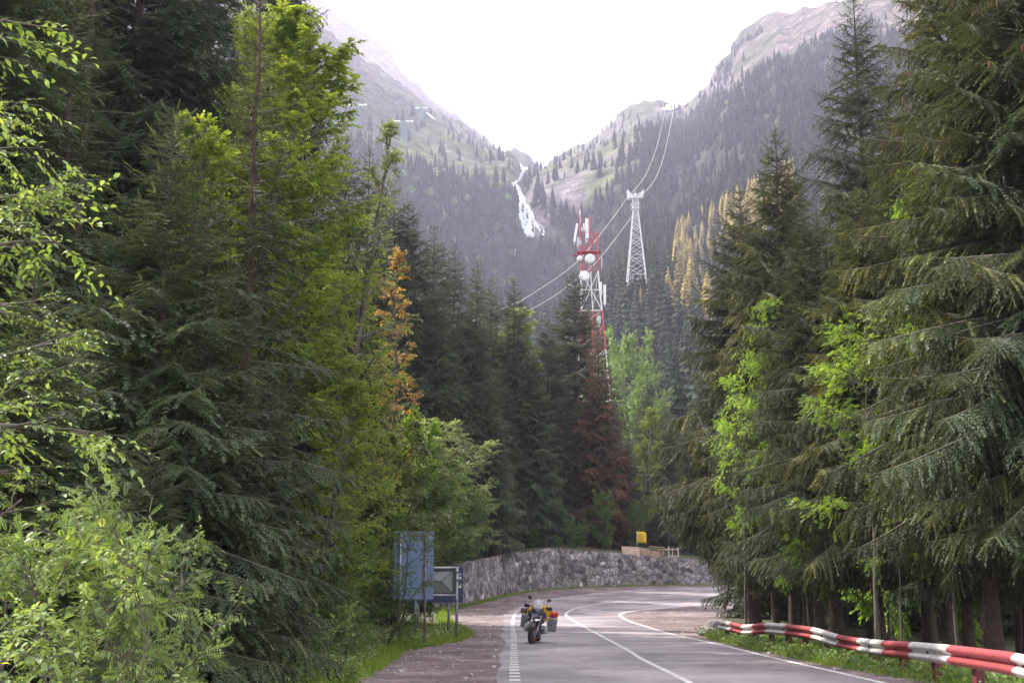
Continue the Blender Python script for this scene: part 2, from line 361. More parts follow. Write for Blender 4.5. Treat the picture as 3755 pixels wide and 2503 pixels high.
def spruce_meshes(name, seed, H, Rb, c0=0.08, whorl=0.42, latsp=0.075, nblade=9, hang=0.5, needle='needle', dens=1.0, reach=0.14, fat=1.0, bend=0.0, top_pow=0.85, maxlat=0.75, dead_low=True, cones=0, nper=5.2):
    rng = np.random.default_rng(seed)
    zc = c0 * H
    tz = np.linspace(0, H, 14); tx = bend * np.sin(tz / H * 2.5) + rng.normal(0, .02, 14); tyy = rng.normal(0, .02, 14)
    tr = np.maximum(H * 0.0115 * (1 - tz / H) ** 0.9 + 0.012, 0.012); tr[0] *= 1.35
    axis = lambda z: np.array([np.interp(z, tz, tx), np.interp(z, tz, tyy), z])
    trunk = tubes_np([(np.stack([tx, tyy, tz], 1), tr, 10)])
    woods = []; P = []; X = []; Ln = []; Dr = []; Tn = []; CP_ = []
    z = zc
    while z < H - 0.12:
        t = (z - zc) / (H - zc)
        R = Rb * min(1.0, (1 - t) ** top_pow * 1.04) * (0.55 + 0.45 * min(1, t * 9)) + 0.10
        nb = max(3, int(round(rng.normal(nper, 0.9))))
        ph0 = rng.uniform(0, 6.28)
        for b in range(nb + (2 if t < 0.9 else 0)):
            minor = b >= nb
            ph = ph0 + b * 2 * math.pi / nb + rng.normal(0, .25)
            r = R * rng.uniform(0.72, 1.12) * (rng.uniform(.4, .75) if minor else 1)
            if rng.random() < 0.05: r *= 0.5
            a_ = -0.12 + 0.95 * t ** 1.6 + rng.normal(0, .07); bq = 0.42 * (1 - t) + 0.1; cc = 0.30 + 0.05 * rng.normal()
            u = np.linspace(0, 1, 7)
            hx, hy = math.cos(ph), math.sin(ph)
            side = rng.normal(0, .06)
            zz0 = z + (rng.uniform(-.5, .5) * whorl if minor else rng.normal(0, .04))
            o = axis(zz0)
            pts = np.stack([o[0] + r * (u * hx - side * u * u * hy), o[1] + r * (u * hy + side * u * u * hx), zz0 + r * (a_ * u - bq * u * u + cc * bq * 2 * u ** 3)], 1)
            woods.append((pts, (0.008 + 0.011 * r) * (1 - 0.85 * u) + 0.002, 4))
            sp = latsp / r
            us = np.arange(0.10, 1.0, sp * 0.5); us = us + rng.normal(0, sp * .2, len(us)); us = us[(us > .05) & (us < 1)]
            keep = rng.random(len(us)) < dens * (0.35 + 0.65 * np.clip(us * 3.2, 0, 1)); us = us[keep]
            if len(us) == 0: continue
            sd_ = np.where(np.arange(len(us)) % 2 == 0, 1.0, -1.0)
            pos = np.stack([np.interp(us, u, pts[:, i]) for i in range(3)], 1)
            tang = np.stack([np.gradient(pts[:, i], u) for i in range(3)], 1); tg = np.stack([np.interp(us, u, tang[:, i]) for i in range(3)], 1)
            tg /= np.linalg.norm(tg, axis=1, keepdims=True)
            Lh = np.minimum(0.40 * r * (1 - us) ** 0.75 + 0.10 + 0.05 * r, maxlat) * rng.uniform(.6, 1.25, len(us))
            ang = rng.normal(0.95, 0.18, len(us)) * sd_
            c, s = np.cos(ang), np.sin(ang)
            dx = tg[:, 0] * c - tg[:, 1] * s; dy = tg[:, 0] * s + tg[:, 1] * c
            hg = hang * (1 - 0.75 * t) * rng.uniform(.3, 1.3, len(us))
            dz = tg[:, 2] * 0.6 - hg
            P.append(pos); X.append(np.stack([dx, dy, dz], 1)); Ln.append(Lh); Dr.append(0.15 + 0.4 * hg)
            bt = rng.uniform(0, .55)
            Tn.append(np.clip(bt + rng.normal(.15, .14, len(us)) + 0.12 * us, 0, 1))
            P.append(pts[-1:]); X.append(tang[-1:] + np.array([[0, 0, .1]])); Ln.append(np.array([0.16 + .05 * r])); Dr.append(np.array([0.0])); Tn.append(np.array([min(1, bt + .4)]))
            if cones and t > 0.45 and rng.random() < cones:
                for q in range(rng.integers(2, 6)):
                    k = rng.uniform(.55, .97); CP_.append([np.interp(k, u, pts[:, i]) for i in range(3)])
        z += whorl * (1.15 - 0.5 * t) * rng.uniform(.8, 1.2)
    # leader
    P.append(np.array([axis(H - .35)])); X.append(np.array([[0, 0, 1.]])); Ln.append(np.array([.4])); Dr.append(np.array([0.])); Tn.append(np.array([.5]))
    P = np.concatenate(P); X = np.concatenate(X); Ln = np.concatenate(Ln); Dr = np.concatenate(Dr); Tn = np.concatenate(Tn)
    Zv = np.tile(np.array([[0, 0, 1.0]]), (len(P), 1)) + rng.normal(0, .25, (len(P), 3))
    vx = np.abs(X[:, 2]) > 3 * np.hypot(X[:, 0], X[:, 1]); Zv[vx] = [1, .3, 0]
    NT = 5; which = rng.integers(0, NT, len(P))
    Vs = []; Fs = []; Ts = []; off = 0
    for k in range(NT):
        T, TF = twig_template(rng, nblade, reach, 0.42 / nblade * .62 * fat)
        s = which == k
        wid = np.clip(Ln[s], 0.22, 0.6) * 1.0
        V, Fc = inst(T, TF, P[s], X[s], Zv[s], Ln[s], Dr[s], wid)
        Vs.append(V); Fs.append(Fc + off); Ts.append(np.repeat(Tn[s], len(T))); off += len(V)
    V = np.concatenate(Vs); Fc = np.concatenate(Fs); Ts = np.concatenate(Ts)
    wv, wf = tubes_np(woods)
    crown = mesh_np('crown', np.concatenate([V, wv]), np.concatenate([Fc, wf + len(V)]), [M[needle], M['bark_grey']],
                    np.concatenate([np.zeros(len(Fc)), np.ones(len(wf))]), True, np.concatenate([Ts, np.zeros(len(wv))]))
    tm = mesh_np('trunk', trunk[0], trunk[1], M['bark'])
    cm = None
    if CP_:
        mb = []
        for c in CP_: mb.append((np.array([[c[0], c[1], c[2]], [c[0], c[1], c[2] - .03], [c[0], c[1], c[2] - .10], [c[0], c[1], c[2] - .17]]), np.array([.006, .026, .026, .008]), 6))
        cv, cf = tubes_np(mb); cm = mesh_np('cones', cv, cf, M['cone'])
    return tm, crown, cm

def leaf_template(kind):
    if kind == 'quad':
        return np.array([(0, 0, 0), (.45, .30, .05), (.45, -.30, .05), (1, 0, -.05)], float), np.array([(0, 2, 1), (1, 2, 3)])
    if kind == 'oval':
        v = [(0, 0, 0), (.25, .2, .06), (.6, .25, .06), (1, 0, -.12), (.6, -.25, .06), (.25, -.2, .06), (.3, 0, 0), (.65, 0, -.03)]
        f = [(0, 6, 1), (1, 6, 2), (6, 7, 2), (2, 7, 3), (0, 5, 6), (5, 4, 6), (6, 4, 7), (4, 3, 7)]
        return np.array(v, float), np.array(f)
    vs = []; fs = []
    for k in range(6):
        t = .18 + .14 * k; ln = .34 * math.sin(.5 + k * .38)
        for s in (-1, 1):
            i = len(vs); vs += [(t, 0, 0), (t + .10, s * ln * .5, .03), (t - .02, s * ln * .55, .0), (t + .10, s * ln, -.03)]; fs += [(i, i + 1, i + 2), (i + 1, i + 3, i + 2)]
    i = len(vs); vs += [(.9, 0, 0), (1, .05, 0), (1, -.05, 0), (1.15, 0, 0)]; fs += [(i, i + 1, i + 2), (i + 1, i + 3, i + 2)]
    return np.array(vs, float), np.array(fs)

def broad_meshes(name, seed, H, R, c0=0.2, limbs=18, subs=8, twigs=7, lpt=12, leaf=0.10, kind='quad', lmat='leaf_green', up=0.5, stems=1, bark='bark_grey', flat=0.4, shape='egg', tl=0.5, layers=0.0):
    rng = np.random.default_rng(seed)
    woods = []; P = []; X = []; L = []; Tn = []
    def poly(p, d, ln, curve, n=5):
        pts = [p]; d = d / np.linalg.norm(d)
        for i in range(n):
            d = d + curve / n + rng.normal(0, .07, 3); d /= np.linalg.norm(d); p = p + d * ln / n; pts.append(p)
        return np.array(pts), d
    TR = []
    for sidx in range(stems):
        lean = rng.normal(0, .12 if stems > 1 else .03, 3); lean[2] = 1
        if stems > 1: lean[:2] += 0.35 * np.array([math.cos(sidx * 6.28 / stems), math.sin(sidx * 6.28 / stems)])
        pts, _ = poly(np.zeros(3), lean, H * 0.93, np.array([0, 0, .3]), 9)
        r0 = (0.014 * H + .01) / math.sqrt(stems)
        TR.append((pts, r0 * (1 - np.linspace(0, .93, len(pts))) + .004, 8))
        nl = max(3, limbs // stems)
        for i in range(nl):
            f = c0 + (1 - c0) * (i + rng.uniform(0, 1)) / nl
            f = min(f, .985); q = f * (len(pts) - 1); a = int(q); p = pts[a] + (pts[min(a + 1, len(pts) - 1)] - pts[a]) * (q - a)
            t = (f - c0) / (1 - c0)
            env = {'egg': math.sin(math.pi * (0.16 + 0.80 * t)) ** 0.8, 'cone': (1 - t) ** .8 + .12, 'tall': math.sin(math.pi * (0.2 + 0.74 * t)) ** .5}[shape]
            ln = R * env * rng.uniform(.75, 1.15)
            ph = i * 2.399 + rng.normal(0, .3)
            e = up * (.35 + .9 * t) + rng.normal(0, .12)
            d = np.array([math.cos(ph) * math.cos(e), math.sin(ph) * math.cos(e), math.sin(e)])
            lp, ld = poly(p, d, ln, np.array([0, 0, -.25 * flat + .15]), 6)
            woods.append((lp, (r0 * .42 * (1 - t * .6)) * (1 - np.linspace(0, .85, len(lp))) + .003, 5))
            for j in range(subs):
                g = .25 + .75 * (j + rng.uniform(0, 1)) / subs; g = min(g, .99); q = g * 6; a = int(q); p2 = lp[a] + (lp[min(a + 1, 6)] - lp[a]) * (q - a)
                dd = lp[min(a + 1, 6)] - lp[a]; dd /= np.linalg.norm(dd)
                an = rng.normal(.85, .2) * (1 if j % 2 else -1); c, s = math.cos(an), math.sin(an)
                d2 = np.array([dd[0] * c - dd[1] * s, dd[0] * s + dd[1] * c, dd[2] * .5 + rng.normal(.05, .22) * (1 - layers)])
                l2 = ln * .42 * (1.1 - .6 * g) * rng.uniform(.7, 1.3) + .1
                bp, bd = poly(p2, d2, l2, np.array([0, 0, -.1]), 4)
                woods.append((bp, np.linspace(.008 + .002 * R, .003, 5), 3))
                tb = rng.uniform(0, .5)
                for k in range(twigs):
                    h = (k + rng.uniform(0, 1)) / twigs * 4; h = min(h, 3.99); a = int(h); p3 = bp[a] + (bp[a + 1] - bp[a]) * (h - a)
                    d3 = bd + rng.normal(0, .6, 3) * np.array([1, 1, .6 * (1 - layers * .7)]); d3 /= np.linalg.norm(d3)
                    l3 = tl * R * .16 * rng.uniform(.6, 1.4) + leaf
                    tt = np.linspace(.15, 1, lpt)
                    pp = p3 + d3 * (l3 * tt)[:, None]; pp[:, 2] -= l3 * .25 * tt ** 2
                    sgn = np.where(np.arange(lpt) % 2, 1., -1.)[:, None]
                    sd = np.cross(d3, [0, 0, 1.]); sd /= np.linalg.norm(sd) + 1e-6
                    xx = d3 * .8 + sd * sgn * .9 + rng.normal(0, .3, (lpt, 3)); xx[:, 2] -= .15
                    xx[-1] = d3
                    P.append(pp); X.append(xx); L.append(leaf * rng.uniform(.6, 1.2, lpt)); Tn.append(np.clip(tb + rng.normal(.2, .16, lpt), 0, 1))
                    if leaf > 0.055 and twigs < 9 and R < 3: woods.append((np.array([p3, p3 + d3 * l3 * .5, pp[-1]]), np.array([.004, .003, .002]), 3))
    P = np.concatenate(P); X = np.concatenate(X); L = np.concatenate(L); Tn = np.concatenate(Tn)
    T, TF = leaf_template(kind)
    Z = np.tile([[0, 0, 1.]], (len(P), 1)) + rng.normal(0, .38, (len(P), 3))
    V, Fc = inst(T, TF, P, X, Z, L, np.full(len(P), .15))
    wv, wf = tubes_np(woods)
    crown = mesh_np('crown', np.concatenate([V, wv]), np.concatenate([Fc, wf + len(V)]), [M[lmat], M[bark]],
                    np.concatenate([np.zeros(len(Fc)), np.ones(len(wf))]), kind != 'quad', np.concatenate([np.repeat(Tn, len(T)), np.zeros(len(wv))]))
    tv, tf = tubes_np(TR)
    return mesh_np('trunk', tv, tf, M[bark]), crown, None

def far_spruce_mesh(seed, needle, levels=15, nb=9):
    """unit-height spruce (1 tall) for slopes half a kilometre away and more: trunk, whorls of drooping boughs"""
    rng = np.random.default_rng(seed); V = []; Fc = []; Tn = []
    def tri(a, b, c, t): i = len(V); V.extend([a, b, c]); Fc.append((i, i + 1, i + 2)); Tn.extend([t] * 3)
    Rb = .17
    for l in range(levels):
        t = l / (levels - 1); z = .10 + .87 * t
        R = Rb * (1 - t) ** .8 + .008
        for b in range(nb):
            ph = b * 2 * math.pi / nb + rng.uniform(-.3, .3) + l; r = R * rng.uniform(.65, 1.15)
            c, s = math.cos(ph), math.sin(ph); w_ = r * .42 + .004; tn = float(np.clip(rng.normal(.4, .25), 0, 1))
            zt = z - r * .55; up = .035 * (1 - t * .5) + .015
            tri((0, 0, z + up), (c * r * .75 - s * w_, s * r * .75 + c * w_, zt + .012), (c * r, s * r, zt), tn)
            tri((0, 0, z + up), (c * r, s * r, zt), (c * r * .75 + s * w_, s * r * .75 - c * w_, zt + .012), tn)
            tri((0, 0, z), (c * r * .8 - s * w_ * .5, s * r * .8 + c * w_ * .5, zt - .02), (c * r * .8 + s * w_ * .5, s * r * .8 - c * w_ * .5, zt - .02), tn)
    a = np.linspace(0, 2 * math.pi, 6)[:-1]; n0 = len(V)
    for k in range(5):
        k2 = (k + 1) % 5; p = (math.cos(a[k]) * .011, math.sin(a[k]) * .011, 0); q = (math.cos(a[k2]) * .011, math.sin(a[k2]) * .011, 0)
        tri(p, q, (0, 0, 1.0), 0)
    mi = [0] * (len(Fc) - 5) + [1] * 5
    return mesh_np('far_spruce', np.array(V), np.array(Fc), [M[needle], M['bark_grey']], mi, False, np.array(Tn))

def plant(kindname, meshes, x, y, label, cat, group=None, s=1.0, rz=0.0, tilt=0.0, z=None, sx=None):
    """one tree: an empty at its foot with trunk and crown"""
    e = empty(kindname, (x, y, (gz(x, y) if z is None else z) - 0.05), rz)
    e.rotation_euler = (tilt, 0, rz); e.scale = (sx or s, sx or s, s)
    tag(e, label, cat, group)
    obj('trunk', meshes[0], e); obj('crown', meshes[1], e)
    if meshes[2]: tag(obj('cones', meshes[2], e), kind='stuff')
    return e
def at(px, Y):
    """ground spot in pixel column px, Y metres ahead"""
    x = (px - 1877.5) / F * Y * 1.0
    for _ in range(4):
        z = gz(x, Y); dep = Y * CP + (z - CAMZ) * SP; x = (px - 1877.5) / F * dep
    return x, Y
def at_top(px, py, Y):
    """foot and height of an upright thing Y ahead whose top is seen at px, py"""
    p = W(px, py, Y); return p.x, Y, p.z - gz(p.x, Y)

# ================================================================== SETTING
# ---- ground: one sheet from behind the camera to the foot of the mountains
def build_ground():
    xs = np.concatenate([np.arange(-420, -60, 12), np.arange(-60, -14, 2.0), np.arange(-14, 34, 0.5), np.arange(34, 90, 2.0), np.arange(90, 430, 12)])
    ys = np.concatenate([np.arange(-60, 4, 4.0), np.arange(4, 135, 0.5), np.arange(135, 222, 2.0)])
    X, Y = np.meshgrid(xs, ys); Z = ground_z(X, Y)
    V = np.stack([X, Y, Z], -1).reshape(-1, 3)
    me = mesh_np('ground', V, grid_faces(len(ys), len(xs)), M_ground)
    tag(obj('ground', me), kind='structure')
def nodes_mat(name):
    m = bpy.data.materials.new(name); m.use_nodes = True
    return m, m.node_tree.nodes, m.node_tree.links, m.node_tree.nodes['Principled BSDF']
def ramp(n, l, src, stops):
    r = n.new('ShaderNodeValToRGB'); e = r.color_ramp.elements
    e[0].position, e[0].color = stops[0][0], (*stops[0][1], 1); e[1].position, e[1].color = stops[-1][0], (*stops[-1][1], 1)
    for p, c in stops[1:-1]: q = e.new(p); q.color = (*c, 1)
    l.new(src, r.inputs[0]); return r
def noise_n(n, l, scale, detail=6, vec=None, rough=0.55):
    t = n.new('ShaderNodeTexNoise'); t.inputs['Scale'].default_value = scale; t.inputs['Detail'].default_value = detail; t.inputs['Roughness'].default_value = rough
    if vec is None: tc = n.new('ShaderNodeNewGeometry'); vec = tc.outputs['Position']
    l.new(vec, t.inputs['Vector']); return t
def bump_n(n, l, p, h, strength, dist):
    b = n.new('ShaderNodeBump'); b.inputs['Strength'].default_value = strength; b.inputs['Distance'].default_value = dist
    l.new(h, b.inputs['Height']); l.new(b.outputs[0], p.inputs['Normal'])
def mixc(n, l, fac, a, b, bt='MIX'):
    g = n.new('ShaderNodeMix'); g.data_type = 'RGBA'; g.blend_type = bt
    if isinstance(fac, float): g.inputs[0].default_value = fac
    else: l.new(fac, g.inputs[0])
    for s, v in ((6, a), (7, b)):
        if isinstance(v, tuple): g.inputs[s].default_value = (*v, 1)
        else: l.new(v, g.inputs[s])
    return g.outputs[2]
m, n, l, p = nodes_mat('forest_floor')
t = noise_n(n, l, 0.8, 8); t2 = noise_n(n, l, 9, 6)
r1 = ramp(n, l, t.outputs['Fac'], [(.35, (.045, .035, .022)), (.5, (.07, .065, .03)), (.62, (.06, .10, .025))])
r2 = ramp(n, l, t2.outputs['Fac'], [(.3, (.5, .5, .5)), (.7, (1.4, 1.4, 1.4))])
l.new(mixc(n, l, 1.0, r1.outputs[0], r2.outputs[0], 'MULTIPLY'), p.inputs['Base Color']); p.inputs['Roughness'].default_value = .95
bump_n(n, l, p, t2.outputs['Fac'], .8, .08); M_ground = m

m, n, l, p = nodes_mat('asphalt')
a = noise_n(n, l, 0.22, 5, rough=.6); b = noise_n(n, l, 45, 3); c = noise_n(n, l, 1.6, 6, rough=.7)
r1 = ramp(n, l, a.outputs['Fac'], [(.38, (.15, .128, .138)), (.48, (.215, .187, .20)), (.52, (.25, .218, .23)), (.61, (.33, .29, .30))])
r2 = ramp(n, l, c.outputs['Fac'], [(.3, (.80, .80, .80)), (.7, (1.15, 1.15, 1.15))])
r3 = ramp(n, l, b.outputs['Fac'], [(.25, (.72, .72, .72)), (.75, (1.25, 1.25, 1.25))])
x_ = mixc(n, l, 1.0, r1.outputs[0], r2.outputs[0], 'MULTIPLY'); x_ = mixc(n, l, 1.0, x_, r3.outputs[0], 'MULTIPLY')
vc = n.new('ShaderNodeTexVoronoi'); vc.feature = 'DISTANCE_TO_EDGE'; vc.inputs['Scale'].default_value = .42; gq = n.new('ShaderNodeNewGeometry')
vm = n.new('ShaderNodeVectorMath'); vm.operation = 'MULTIPLY_ADD'; l.new(c.outputs['Color'], vm.inputs[0]); vm.inputs[1].default_value = (1.3, 1.3, 1.3); l.new(gq.outputs['Position'], vm.inputs[2]); l.new(vm.outputs[0], vc.inputs['Vector'])
rc = ramp(n, l, vc.outputs['Distance'], [(0, (.45, .45, .45)), (.012, (1, 1, 1))]); pa = noise_n(n, l, .09, 3); rp = ramp(n, l, pa.outputs['Fac'], [(.47, (0, 0, 0)), (.53, (1, 1, 1))])
x_ = mixc(n, l, rp.outputs[0], x_, mixc(n, l, 1.0, x_, rc.outputs[0], 'MULTIPLY'))
l.new(x_, p.inputs['Base Color']); p.inputs['Roughness'].default_value = .62; p.inputs['Specular IOR Level'].default_value = .4
bump_n(n, l, p, b.outputs['Fac'], .5, .01); M_asph = m
m, n, l, p = nodes_mat('gravel')
a = noise_n(n, l, 0.5, 6, rough=.65); v = n.new('ShaderNodeTexVoronoi'); v.inputs['Scale'].default_value = 16
g_ = n.new('ShaderNodeNewGeometry'); l.new(g_.outputs['Position'], v.inputs['Vector']); b = noise_n(n, l, 4, 6)
r1 = ramp(n, l, a.outputs['Fac'], [(.36, (.115, .085, .085)), (.5, (.17, .13, .13)), (.64, (.27, .225, .215))])
r2 = ramp(n, l, v.outputs['Color'], [(.0, (.6, .6, .6)), (.9, (1.2, 1.15, 1.15)), (1, (2, 2, 2))])
r3 = ramp(n, l, b.outputs['Fac'], [(.3, (.7, .7, .7)), (.7, (1.25, 1.25, 1.25))])
x_ = mixc(n, l, 1.0, r1.outputs[0], r2.outputs[0], 'MULTIPLY'); x_ = mixc(n, l, 1.0, x_, r3.outputs[0], 'MULTIPLY')
l.new(x_, p.inputs['Base Color']); p.inputs['Roughness'].default_value = .95
bump_n(n, l, p, v.outputs['Distance'], .8, .03); M_gravel = m
M_mark = mat('road_paint', (0.74, 0.72, 0.70), 0.6, noise=(6, (0.36, 0.33, 0.34), 1))
m, n, l, p = nodes_mat('mountain_cover')
at_ = n.new('ShaderNodeAttribute'); at_.attribute_name = 'cover'
a = noise_n(n, l, 0.06, 9, rough=.7); b = noise_n(n, l, 0.4, 6, rough=.7)
r2 = ramp(n, l, a.outputs['Fac'], [(.32, (.4, .42, .45)), (.5, (1, 1, 1)), (.64, (1.9, 1.8, 1.75))])
r3 = ramp(n, l, b.outputs['Fac'], [(.3, (.6, .6, .6)), (.7, (1.35, 1.35, 1.35))])
x_ = mixc(n, l, 1.0, at_.outputs['Color'], r2.outputs[0], 'MULTIPLY'); x_ = mixc(n, l, 1.0, x_, r3.outputs[0], 'MULTIPLY')
l.new(x_, p.inputs['Base Color']); p.inputs['Roughness'].default_value = .95; p.inputs['Specular IOR Level'].default_value = .1
bump_n(n, l, p, a.outputs['Fac'], 1.0, 9.0); M_mount = m
M_snow = mat('snow', (0.85, 0.86, 0.9), 0.6, noise=(0.05, (0.75, 0.76, 0.82), 1))
M_water = mat('white_water', (0.82, 0.85, 0.9), 0.5, noise=(0.15, (0.6, 0.64, 0.74), 1))

build_ground()

# ---- mountains (polar sheets of real depth: foot 170 m away, crests 1.1 to 1.9 km away, falling off behind)
def forest_mask(px, py, x, y):
    """0..1 how wooded the slope is at that spot"""
    nz = fbm(x / 120, y / 120, 4, 40)
    right = np.clip((px - 2000) / 250, 0, 1)
    lineR = np.interp(px, [1985, 2150, 2300, 2450, 2650, 2800, 3200], [770, 720, 560, 430, 300, 170, 60])
    lineL = np.interp(px, [900, 1300, 1500, 1650, 1985], [560, 600, 640, 620, 700])
    line = lineL * (1 - right) + lineR * right
    return np.clip((py - line) / 60.0 + (nz - .5) * 5.5, 0, 1)
def mountain(name, pxs, seed):
    rows = []
    fr = np.concatenate([np.linspace(0, 1, 330) ** 1.15, [1.03, 1.08, 1.15, 1.3, 1.6, 2.0]])
    PX, FR = np.meshgrid(pxs, fr)
    _, D = ridge_z(PX); Y = Y0 - 8 + FR * (D - Y0 + 8)
    Z = mount(PX, Y); X = (PX - 1877.5) / F * 1.018 * Y
    Z = np.where(FR < .004, Z - 1.5, Z)
    # ragged rocky crest
    V = np.stack([X, Y, Z], -1).reshape(-1, 3)
    sx, sy = pxof(X, Y, Z)
    dzx = np.gradient(Z, axis=0) / (np.gradient(Y, axis=0) + 1e-6); dzy = np.gradient(Z, axis=1) / (np.gradient(X, axis=1) + 1e-6)
    steep = np.hypot(dzx, dzy)
    nz = fbm(X / 60, Y / 60, 5, 77); n2 = ridged(X / 35 + Y / 90, Y / 35, 4, 79)
    rock = np.array([.185, .17, .175]); grass = np.array([.085, .105, .045]); scrub = np.array([.05, .065, .04]); floor = np.array([.035, .045, .028]); ochre = np.array([.15, .115, .09])
    fm = forest_mask(PX, sy, X, Y)[..., None]
    rk = np.clip((nz - .47) * 6 + (n2 - .62) * 3 + np.clip(steep - .9, -.3, .8) * 1.0, 0, 1)[..., None]
    hi = np.clip((520 - sy) / 300, 0, 1)[..., None]
    right = np.clip((PX - 2050) / 200, 0, 1)[..., None]
    veg = grass * (.6 + .8 * nz[..., None]) * (1 - .35 * hi) + scrub * .3
    rk = np.clip(rk * .8 + .15 * hi - .35 * (1 - right) * (1 - hi), 0, 1)
    col = veg * (1 - rk) + (rock * (1 - .35 * nz[..., None]) * (1 - .4 * hi) + ochre * .4 * hi) * rk
    cliff = (np.exp(-((PX - 2090) / 75.) ** 2 - ((sy - 700) / 75.) ** 2) + np.exp(-((PX - 1975) / 60.) ** 2 - ((sy - 760) / 120.) ** 2) + .6 * np.exp(-((PX - 2600) / 220.) ** 2 - ((sy - 310) / 90.) ** 2))[..., None]
    col = col * (1 - np.clip(fm, 0, 1)) + floor * np.clip(fm, 0, 1)
    cl = np.clip(cliff * 1.6 - .4 + (n2[..., None] - .6) * 1.5, 0, 1) * np.clip(cliff * 3, 0, 1); col = col * (1 - cl) + rock * 1.0 * cl
    mead = np.exp(-((PX - 1490) / 75.) ** 2 - ((sy - 560) / 38.) ** 2)[..., None]
    col = col * (1 - np.clip(mead * 1.5, 0, 1)) + np.array([.12, .155, .05]) * np.clip(mead * 1.5, 0, 1)
    me = mesh_np(name, V, grid_faces(len(fr), len(pxs)), M_mount, col=col.reshape(-1, 3))
    return tag(obj(name, me), kind='structure')
pl = np.concatenate([np.arange(-6000, 0, 160), np.arange(0, 1000, 20), np.arange(1000, 1986, 4)])
pr = np.concatenate([np.arange(1984, 3300, 4), np.arange(3300, 4000, 20), np.arange(4000, 9001, 160)])
mountain('mountain_left', pl, 1); mountain('mountain_right', pr, 2)
# the far crest behind the left slope
def far_ridge():
    px = np.arange(300, 2360, 5)
    yr = np.interp(px, [300, 1000, 1100, 1170, 1250, 1300, 1370, 1420, 1450, 1500, 1560, 1620, 1680, 1740, 1790, 1830, 1870, 1910, 1960, 2050, 2360], [-200, -110, -40, 30, 88, 112, 155, 205, 262, 300, 352, 392, 430, 478, 520, 548, 566, 585, 600, 640, 800])
    yr = yr + (fbm(px / 22.0, px * 0, 4, 90) - .5) * 26
    D = 2500.0; fr = np.concatenate([np.linspace(0, 1, 60), [1.1, 1.4]])
    PX, FR = np.meshgrid(px, fr); YR = np.tile(yr, (len(fr), 1))
    cyy = (1251.5 - YR) / F; b = CP - cyy * SP; c = SP + cyy * CP; zr = CAMZ + c / b * D
    Y = 1900 + FR * 600; Z = 420 + (zr - 420) * np.clip(FR, 0, 1) - np.clip(FR - 1, 0, 9) * 500
    X = (PX - 1877.5) / F * 1.018 * Y
    n_ = (ridged(X / 160 + Y / 300, Y / 260, 5, 51) - .6) * 70 * np.clip(FR * (1.03 - FR) * 4, 0, 1)
    Z = Z + n_
    n2 = fbm(X / 90, Y / 60, 5, 52)[..., None]
    col = np.array([.17, .12, .095]) * (1.25 - n2) * n2 ** 0 + np.array([.10, .11, .05]) * np.clip((n2 - .5) * 4, 0, 1)
    me = mesh_np('mountain_ridge', np.stack([X, Y, Z], -1).reshape(-1, 3), grid_faces(len(fr), len(px)), M_mount, col=col.reshape(-1, 3))
    tag(obj('mountain_ridge', me), kind='structure')
far_ridge()

def on_mount(px, py, lo=200, hi=None):
    """first spot of the mountain land seen at pixel px, py"""
    D = float(np.interp(px, DRX, DRY)); Ys = np.linspace(lo, D * 1.0, 1600)
    a, b, c = ray(px, py); zz = CAMZ + c / b * Ys - mount(np.full(len(Ys), float(px)), Ys)
    i = np.where(zz <= 0)[0]; Y = Ys[i[0]] if len(i) else D
    return float(Y)
def mount_pt(px, Y, lift=0):
    z = float(mount(np.array([float(px)]), np.array([float(Y)]))[0]); return Vector(((px - 1877.5) / F * 1.018 * Y, Y, z + lift))

# snow patches draped on the slopes
def snow(outline, k=1.6):
    cx = sum(p[0] for p in outline) / len(outline); cyv = sum(p[1] for p in outline) / len(outline)
    rings = []
    for s in (1, .66, .33): rings.append([(cx + (x - cx) * s, cyv + (y - cyv) * s) for x, y in outline])
    V = []
    for r_ in rings:
        for x, y in r_: V.append(tuple(mount_pt(x, on_mount(x, y, 500), k)))
    V.append(tuple(mount_pt(cx, on_mount(cx, cyv, 500), k))); nn = len(outline); Fc = []
    for j in range(2):
        for i in range(nn): a = j * nn + i; b = j * nn + (i + 1) % nn; Fc += [(a, b, b + nn), (a, b + nn, a + nn)]
    for i in range(nn): Fc.append((2 * nn + i, 2 * nn + (i + 1) % nn, 3 * nn))
    tag(obj('snow_patch', mesh_np('snow_patch', V, Fc, M_snow)), kind='structure')
snow([(1908, 602), (1916, 612), (1938, 618), (1936, 626), (1920, 634), (1910, 624)])
snow([(2444, 404), (2462, 390), (2500, 382), (2520, 386), (2500, 402), (2478, 408)])
snow([(1548, 416), (1565, 424), (1582, 440), (1588, 447), (1570, 436)])
snow([(1834, 540), (1842, 541), (1848, 552), (1840, 550)])
# the waterfall: strands of white water down the gully
def strand(pts, wid, lift=1.2):
    V = []; px0 = None
    P3 = []
    n_ = 30
    xs = np.interp(np.linspace(0, 1, n_), np.linspace(0, 1, len(pts)), [p[0] for p in pts]); ys = np.interp(np.linspace(0, 1, n_), np.linspace(0, 1, len(pts)), [p[1] for p in pts])
    rr = random.Random(int(xs[0] * 7 + ys[-1]))
    for i, (x, y) in enumerate(zip(xs, ys)):
        x += rr.uniform(-1.6, 1.6); Y = on_mount(x, y, 500); w_ = wid * rr.uniform(.45, 1.5)
        a = mount_pt(x - w_, on_mount(x - w_, y, 500), lift); b = mount_pt(x + w_, on_mount(x + w_, y, 500), lift)
        V += [a, (a + b) / 2 + Vector((0, -1.2, .5)), b]
    return [tuple(v) for v in V], [(i * 3 + j, i * 3 + j + 1, i * 3 + j + 4, i * 3 + j + 3) for i in range(n_ - 1) for j in range(2)]
WV = []; WF = []
